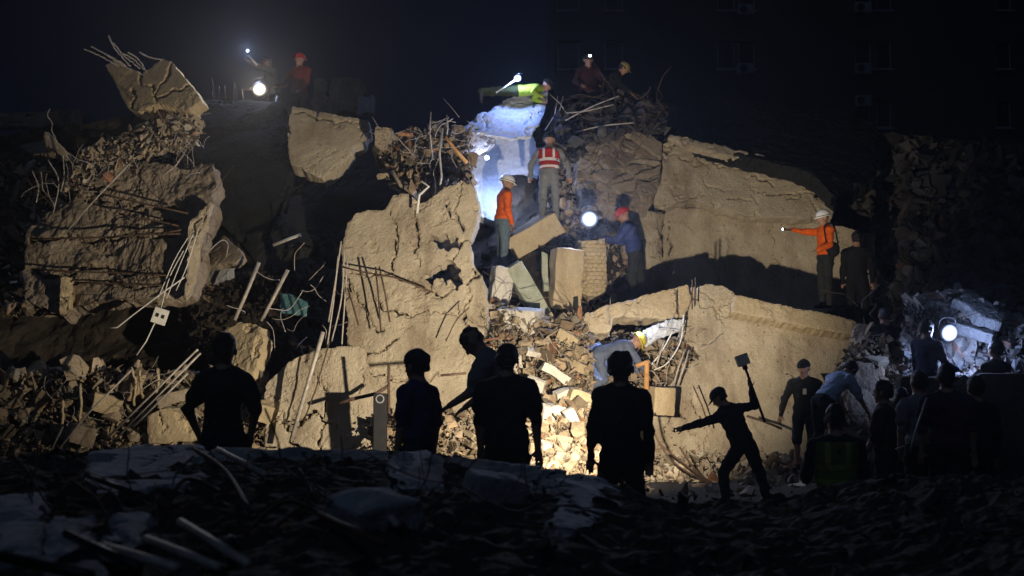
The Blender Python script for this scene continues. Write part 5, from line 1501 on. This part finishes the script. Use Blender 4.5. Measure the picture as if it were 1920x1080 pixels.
# onlookers in front of the light
person("person in a charcoal shirt and navy trousers standing hands on hips, back turned", (422, 657), 11.3, 1.80, 4, hairy=1.04, top=charcoal, trousers=navy, sleeve='short', h=FG,
       loose=1.0, bulk=1.0,
       arms=(((-.36, -.25, -.9), (.26, .4, -.85)), ((.40, -.25, -.88), (-.28, .4, -.85))))
person("person in a dark blue shirt looking left beside the ringed metal post", (780, 686), 11.3, 1.68, -55, hairy=1.05, hs=1.18, bulk=1.0, loose=1.08, top=blue, trousers=navy, sleeve='short', h=FG, head=(8, 0),
       arms=(((-.12, .05, -1), (-.02, .2, -1)), ((.14, -.1, -1), (.03, .12, -1))))
person("person in a grey shirt leaning forward, looking down beside the broad man in black", (886, 641), 11.9, 1.74, -80, lean=(20, 0), head=(32, 0), top=greyc, trousers=black, sleeve='short', h=FG,
       arms=(((-.15, .35, -1), (0, .8, -.5)), ((.15, .2, -1), (0, .7, -.5))), legs=(((-.06, -.1, -1), (0, -.1, -1)), ((.06, .1, -1), (0, -.1, -1))))
person("broad person in a black polo shirt with arms at the sides, back turned", (950, 673), 10.95, 1.72, 5, top=black, trousers=black, sleeve='short', h=FG, bulk=1.08, loose=1.06, fold=0.014,
       arms=(((-.14, .05, -1), (.03, .2, -1)), ((.20, .0, -1), (.06, .12, -1))))
person("person in black with thick hair standing square to the bright rubble, back turned", (1164, 690), 10.9, 1.70, 8, top=black, trousers=black, sleeve='long', h=FG, hairy=1.06, hs=1.24, bulk=1.04, loose=1.08, fold=0.014,
       arms=(((-.20, .0, -1), (-.08, .1, -1)), ((.16, .0, -1), (.02, .12, -1))), legs=(((-.12, .02, -1), (-.05, -.03, -1)), ((.14, .02, -1), (.05, -.03, -1))))
# working in front of the broad slab
_, hands6, _, _ = person("person in black cap and clothes lunging sideways with a long handled tool", (1348, 746), 16.4, 1.60, -25, lean=(16, -18), head=(15, -40), top=black, trousers=black, sleeve='long', hat='cap', hat_mat=blackh, h=0.0135,
       arms=(((-.95, .2, -.30), (-1, .15, -.24)), ((.85, .1, .10), (-.12, .2, 1))), legs=(((-.45, .25, -.85), (-.02, -.2, -1)), ((.55, .3, -.8), (.12, -.35, -1))))
def long_tool():
    hnd = Vector(hands6[1])
    d = Vector((-0.33, 0.0, 0.94)).normalized()
    a, b = hnd + d * 0.24, hnd - d * 0.56
    root = empty("long_handled_tool", b)
    V, Fc = tube_geo([a, b], 0.017, 8)
    mesh_obj("handle", [tuple(v) for v in V], Fc, STEEL, root, True)
    s = d.cross(Vector((0, 1, 0))).normalized(); n = s.cross(d)
    box("tool_head", a + d * 0.05, (s, n, d), (0.15, 0.08, 0.13), WHITEP, root)
    box("socket", a - d * 0.04, (s, n, d), (0.05, 0.05, 0.07), DARKM, root)
    tag(root, "long handled tool with a pale square head raised by the lunging person", "tool")
long_tool()
person("person in dark shirt, cap and knee length shorts wearing a white badge", (1507, 690), 19.7, 1.66, -150, top=charcoal, trousers=charcoal, sleeve='long', leg='shorts', hat='cap', hat_mat=blackh, badge=True, head=(5, 0),
       arms=(((-.15, -.2, -1), (-.05, -.1, -1)), ((.45, .15, -1), (.22, .15, -1))), legs=(((-.06, -.02, -1), (0, -.05, -1)), ((.08, .1, -1), (.02, -.05, -1))))
# rescuers on the heap
person("person in an orange jacket and white helmet standing on the pile, facing right", (952, 343), 22.9, 1.72, 75, lean=(5, 0), bulk=1.18, top=orange, trousers=slate, sleeve='long', hat='helmet', hat_mat=whiteh, belt='refl', head=(10, 0),
       arms=(((-.1, .12, -1), (0, .45, -1)), ((.12, -.05, -1), (0, .35, -1))))
_, hands9, _, _ = person("person in an orange jacket and dark helmet pointing a torch to the left", (1543, 408), 22.6, 1.70, -105, top=orange, trousers=charcoal, sleeve='long', hat='helmet', hat_mat=whiteh, head=(12, 0),
       arms=(((-.2, .15, -.9), (.1, .8, -.35)), ((.25, .95, .02), (-.1, 1, .12))))
def torch():
    c = Vector(hands9[1]) + Vector((-0.09, -0.02, 0.01))
    root = empty("torch", c)
    V, Fc = tube_geo([c, c + Vector((0.16, 0.02, -0.01))], [0.024, 0.016], 10)
    mesh_obj("barrel", [tuple(v) for v in V], Fc, DARKM, root, True)
    V, Fc = tube_geo([c - Vector((0.012, 0, 0)), c - Vector((0.001, 0, 0))], 0.022, 10)
    mesh_obj("lens", [tuple(v) for v in V], Fc, SMALL_LED, root, True)
    tag(root, "small torch in the outstretched hand of the orange jacketed man", "torch")
torch()
def bag():
    c = P(1561, 466, 22.4)
    root = empty("shoulder_bag", c)
    V, Q, _ = (lambda B: (B.ell((0, 0, 0), (np.array([1, 0, 0]), np.array([0, 1, 0]), np.array([0, 0, 1])), (0.13, 0.09, 0.12), 0, .02), B.ell((0.02, 0, -.05), (np.array([1, 0, 0]), np.array([0, 1, 0]), np.array([0, 0, 1])), (0.10, 0.10, 0.10), 0, .03), B.build(0.015, 0.012, (0,), 3))[2])(Body())
    mesh_obj("pouch", V + np.array(c), Q, black, root, True)
    V, Fc = tube_geo(smooth_path([c + Vector((-.1, 0, .08)), c + Vector((-.12, 0.05, .4)), c + Vector((.05, .1, .42)), c + Vector((.1, 0, .08))]), 0.015, 6)
    mesh_obj("strap", [tuple(v) for v in V], Fc, black, root, True)
    tag(root, "black shoulder bag at the hip of the orange jacketed man with the torch", "bag")
bag()
person("person all in black standing right behind the torch pointing man", (1606, 448), 22.9, 1.74, 10, top=black, trousers=black, h=0.016)
person("person in a red reflective vest and grey trousers climbing the slab, back turned", (1030, 262), 23.3, 1.68, 5, lean=(12, 0), top=greyc, trousers=greyc, vest=(red, REFL), hat='helmet', hat_mat=blackh, head=(-5, 0),
       arms=(((-.5, .1, -.8), (-.1, .5, -.7)), ((.5, .1, -.8), (.1, .5, -.7))), legs=(((-.08, .35, -1), (-.02, -.3, -1)), ((.08, .15, -1), (.02, -.2, -1))))
person("person in a dark blue uniform and red helmet bending towards the dazzling work light", (1168, 404), 23.3, 1.78, -75, lean=(14, -4), bulk=1.2, top=uni, trousers=charcoal, hat='helmet', hat_mat=redh, head=(15, 0),
       arms=(((-.1, .6, -.8), (.1, 1, .1)), ((.1, .5, -.8), (0, 1, .1))), legs=(((-.06, .15, -1), (0, -.2, -1)), ((.06, -.1, -1), (0, -.2, -1))))
person("person in blue grey overalls crouching head first into the hole", (1196, 640), 20.9, 1.68, 80, lean=(72, 0), top=bluegrey, trousers=bluegrey, hat='helmet', hat_mat=yellowh, head=(-10, 0),
       arms=(((-.2, .5, -.8), (0, .6, -.8)), ((.2, .5, -.8), (0, .6, -.8))), legs=(((-.1, .35, -.9), (-.05, -.85, -.4)), ((.1, .2, -.95), (.05, -.85, -.4))))
person("person in a dark red jacket standing on the roof beside the warm floodlight", (561, 112), 25.2, 1.70, -150, top=drkred, trousers=brown, hat='helmet', hat_mat=redh,
       arms=(((-.2, .3, -1), (.1, .6, -.6)), ((.25, .35, -.8), (.1, .8, -.3))), h=0.018)
person("person in a tan jacket stooping behind the warm floodlight", (500, 118), 25.8, 1.65, -120, lean=(15, 0), top=cloth("tan_cloth", (0.14, 0.105, 0.075)), trousers=brown, h=0.018,
       arms=(((-.1, .8, .2), (0, 1, .35)), ((.1, .5, -.8), (0, .9, -.3))))
person("person with a small headlamp sitting on the crest in front of the apartment block", (1103, 112), 25.4, 1.65, 170, lean=(10, 0), top=cloth('darkened_maroon_cloth', (0.035, 0.010, 0.010)), trousers=black, h=0.018, hat='helmet', hat_mat=blackh, headlamp=True,  # clothes darkened so the figure looks out of the light
       arms=(((-.3, .3, -.8), (.3, .7, -.4)), ((.3, .3, -.8), (-.3, .7, -.4))), legs=(((-.2, .9, -.3), (-.1, 0, -1)), ((.2, .9, -.3), (.1, 0, -1))))
person("person in a yellowish cap stooping on the crest before the apartment block", (1170, 128), 25.6, 1.65, 100, lean=(40, 0), top=black, trousers=black, h=0.018, hat='cap', hat_mat=cloth("dull_yellow_cloth", (0.25, 0.19, 0.07)),  # black clothes stand in for shade on this figure
       arms=(((-.1, .5, -.9), (0, .7, -.6)), ((.1, .5, -.9), (0, .7, -.6))), legs=(((-.1, .3, -1), (0, -.3, -1)), ((.1, .1, -1), (0, -.3, -1))))
person("person in a lime high visibility jacket lying prone on the slab above the tarpaulin", (1026, 160), 24.3, 1.45, 92, lean=(86, 0), top=lime, trousers=olive, h=0.016, hat='helmet', hat_mat=blackh, head=(-45, 0),
       arms=(((-.6, -.3, -.4), (.5, .7, -.3)), ((.6, -.3, -.4), (-.5, .7, -.3))), legs=(((-.12, -1, -.02), (-.05, -1, -.05)), ((.12, -1, -.02), (.05, -1, -.05))))
# dark group on the right
person("person in dark clothes turned left, arm bare, beside the stooping figure in pale blue", (1655, 736), 13.6, 1.58, -60, top=brown, trousers=black, sleeve='short', h=0.015,
       arms=(((-.1, .2, -1), (0, .6, -.8)), ((.1, .3, -1), (0, .7, -.7))))
person("person in a dim grey shirt standing between two darker onlookers", (1722, 718), 13.9, 1.66, -20, top=greyc, trousers=black, sleeve='short', h=0.015)
person("person in a plum shirt facing the unlit boundary wall", (1774, 708), 13.2, 1.70, 15, top=plum, trousers=black, sleeve='short', h=0.015)
person("person in a dark green reflective vest squatting, back turned", (1566, 786), 12.0, 1.72, 5, top=black, trousers=black, vest=(greenv, cloth("dull_lime_band", (0.20, 0.26, 0.04))), h=0.0125,
       arms=(((-.25, .3, -1), (.1, .8, -.3)), ((.25, .3, -1), (-.1, .8, -.3))), legs=(((-.3, .75, -.6), (-.05, -.35, -1)), ((.3, .75, -.6), (.05, -.35, -1))))
person("person in a pale blue shirt stooping beside the brown stained slab", (1594, 694), 18.4, 1.66, 60, lean=(48, 0), top=palebl, trousers=black, sleeve='short', h=0.015, head=(10, 0),
       arms=(((-.1, .5, -.9), (0, .6, -.8)), ((.1, .5, -.9), (0, .6, -.8))), legs=(((-.06, .1, -1), (0, -.1, -1)), ((.06, .25, -1), (0, -.2, -1))))
person("person in black shorts standing close behind the dim grey shirt", (1690, 748), 15.2, 1.60, 20, top=black, trousers=black, sleeve='short', leg='shorts', h=0.016)
person("person with long sleeves at the dark end of the crowd by the boundary wall", (1828, 728), 13.8, 1.62, -15, top=black, trousers=black, h=0.016, bulk=1.2)
person("person silhouetted against the blue lit rubble behind the boundary wall", (1866, 656), 18.0, 1.72, -30, top=black, trousers=black, h=0.016)
person("person in dark clothes standing just left of the right hand work light", (1738, 616), 18.4, 1.74, 60, top=navy, trousers=black, h=0.016, arms=(((-.12, .1, -1), (0, .3, -1)), ((.12, .4, -1), (0, .9, -.3))))
person("person in dark clothes standing below the end of the edge beam", (1658, 592), 20.2, 1.70, -10, top=black, trousers=black, h=0.016)

# ================================================================== HAZE of dust in the air
if HAZE > 0:
    V, Fc = [], []
    lo, hi = (-265, -65, -1.6), (265, 305, 27.5)
    V = [(x, y, z) for x in (lo[0], hi[0]) for y in (lo[1], hi[1]) for z in (lo[2], hi[2])]
    Fc = [[0, 1, 3, 2], [4, 6, 7, 5], [0, 4, 5, 1], [2, 3, 7, 6], [0, 2, 6, 4], [1, 5, 7, 3]]
    hm = bpy.data.materials.new("dusty_air"); hm.use_nodes = True
    nt = hm.node_tree; nt.nodes.clear()
    out = nt.nodes.new("ShaderNodeOutputMaterial"); pv = nt.nodes.new("ShaderNodeVolumePrincipled")
    pv.inputs['Color'].default_value = (0.9, 0.9, 0.9, 1); pv.inputs['Density'].default_value = HAZE
    pv.inputs['Anisotropy'].default_value = 0.78
    nt.links.new(pv.outputs[0], out.inputs['Volume'])
    MATS["dusty_air"] = hm
    o = mesh_obj("haze", V, Fc, hm, None, False, loc=(0, 0, 0))
    tag(o, "thin dusty night air filling the whole place", "haze", kind="stuff")
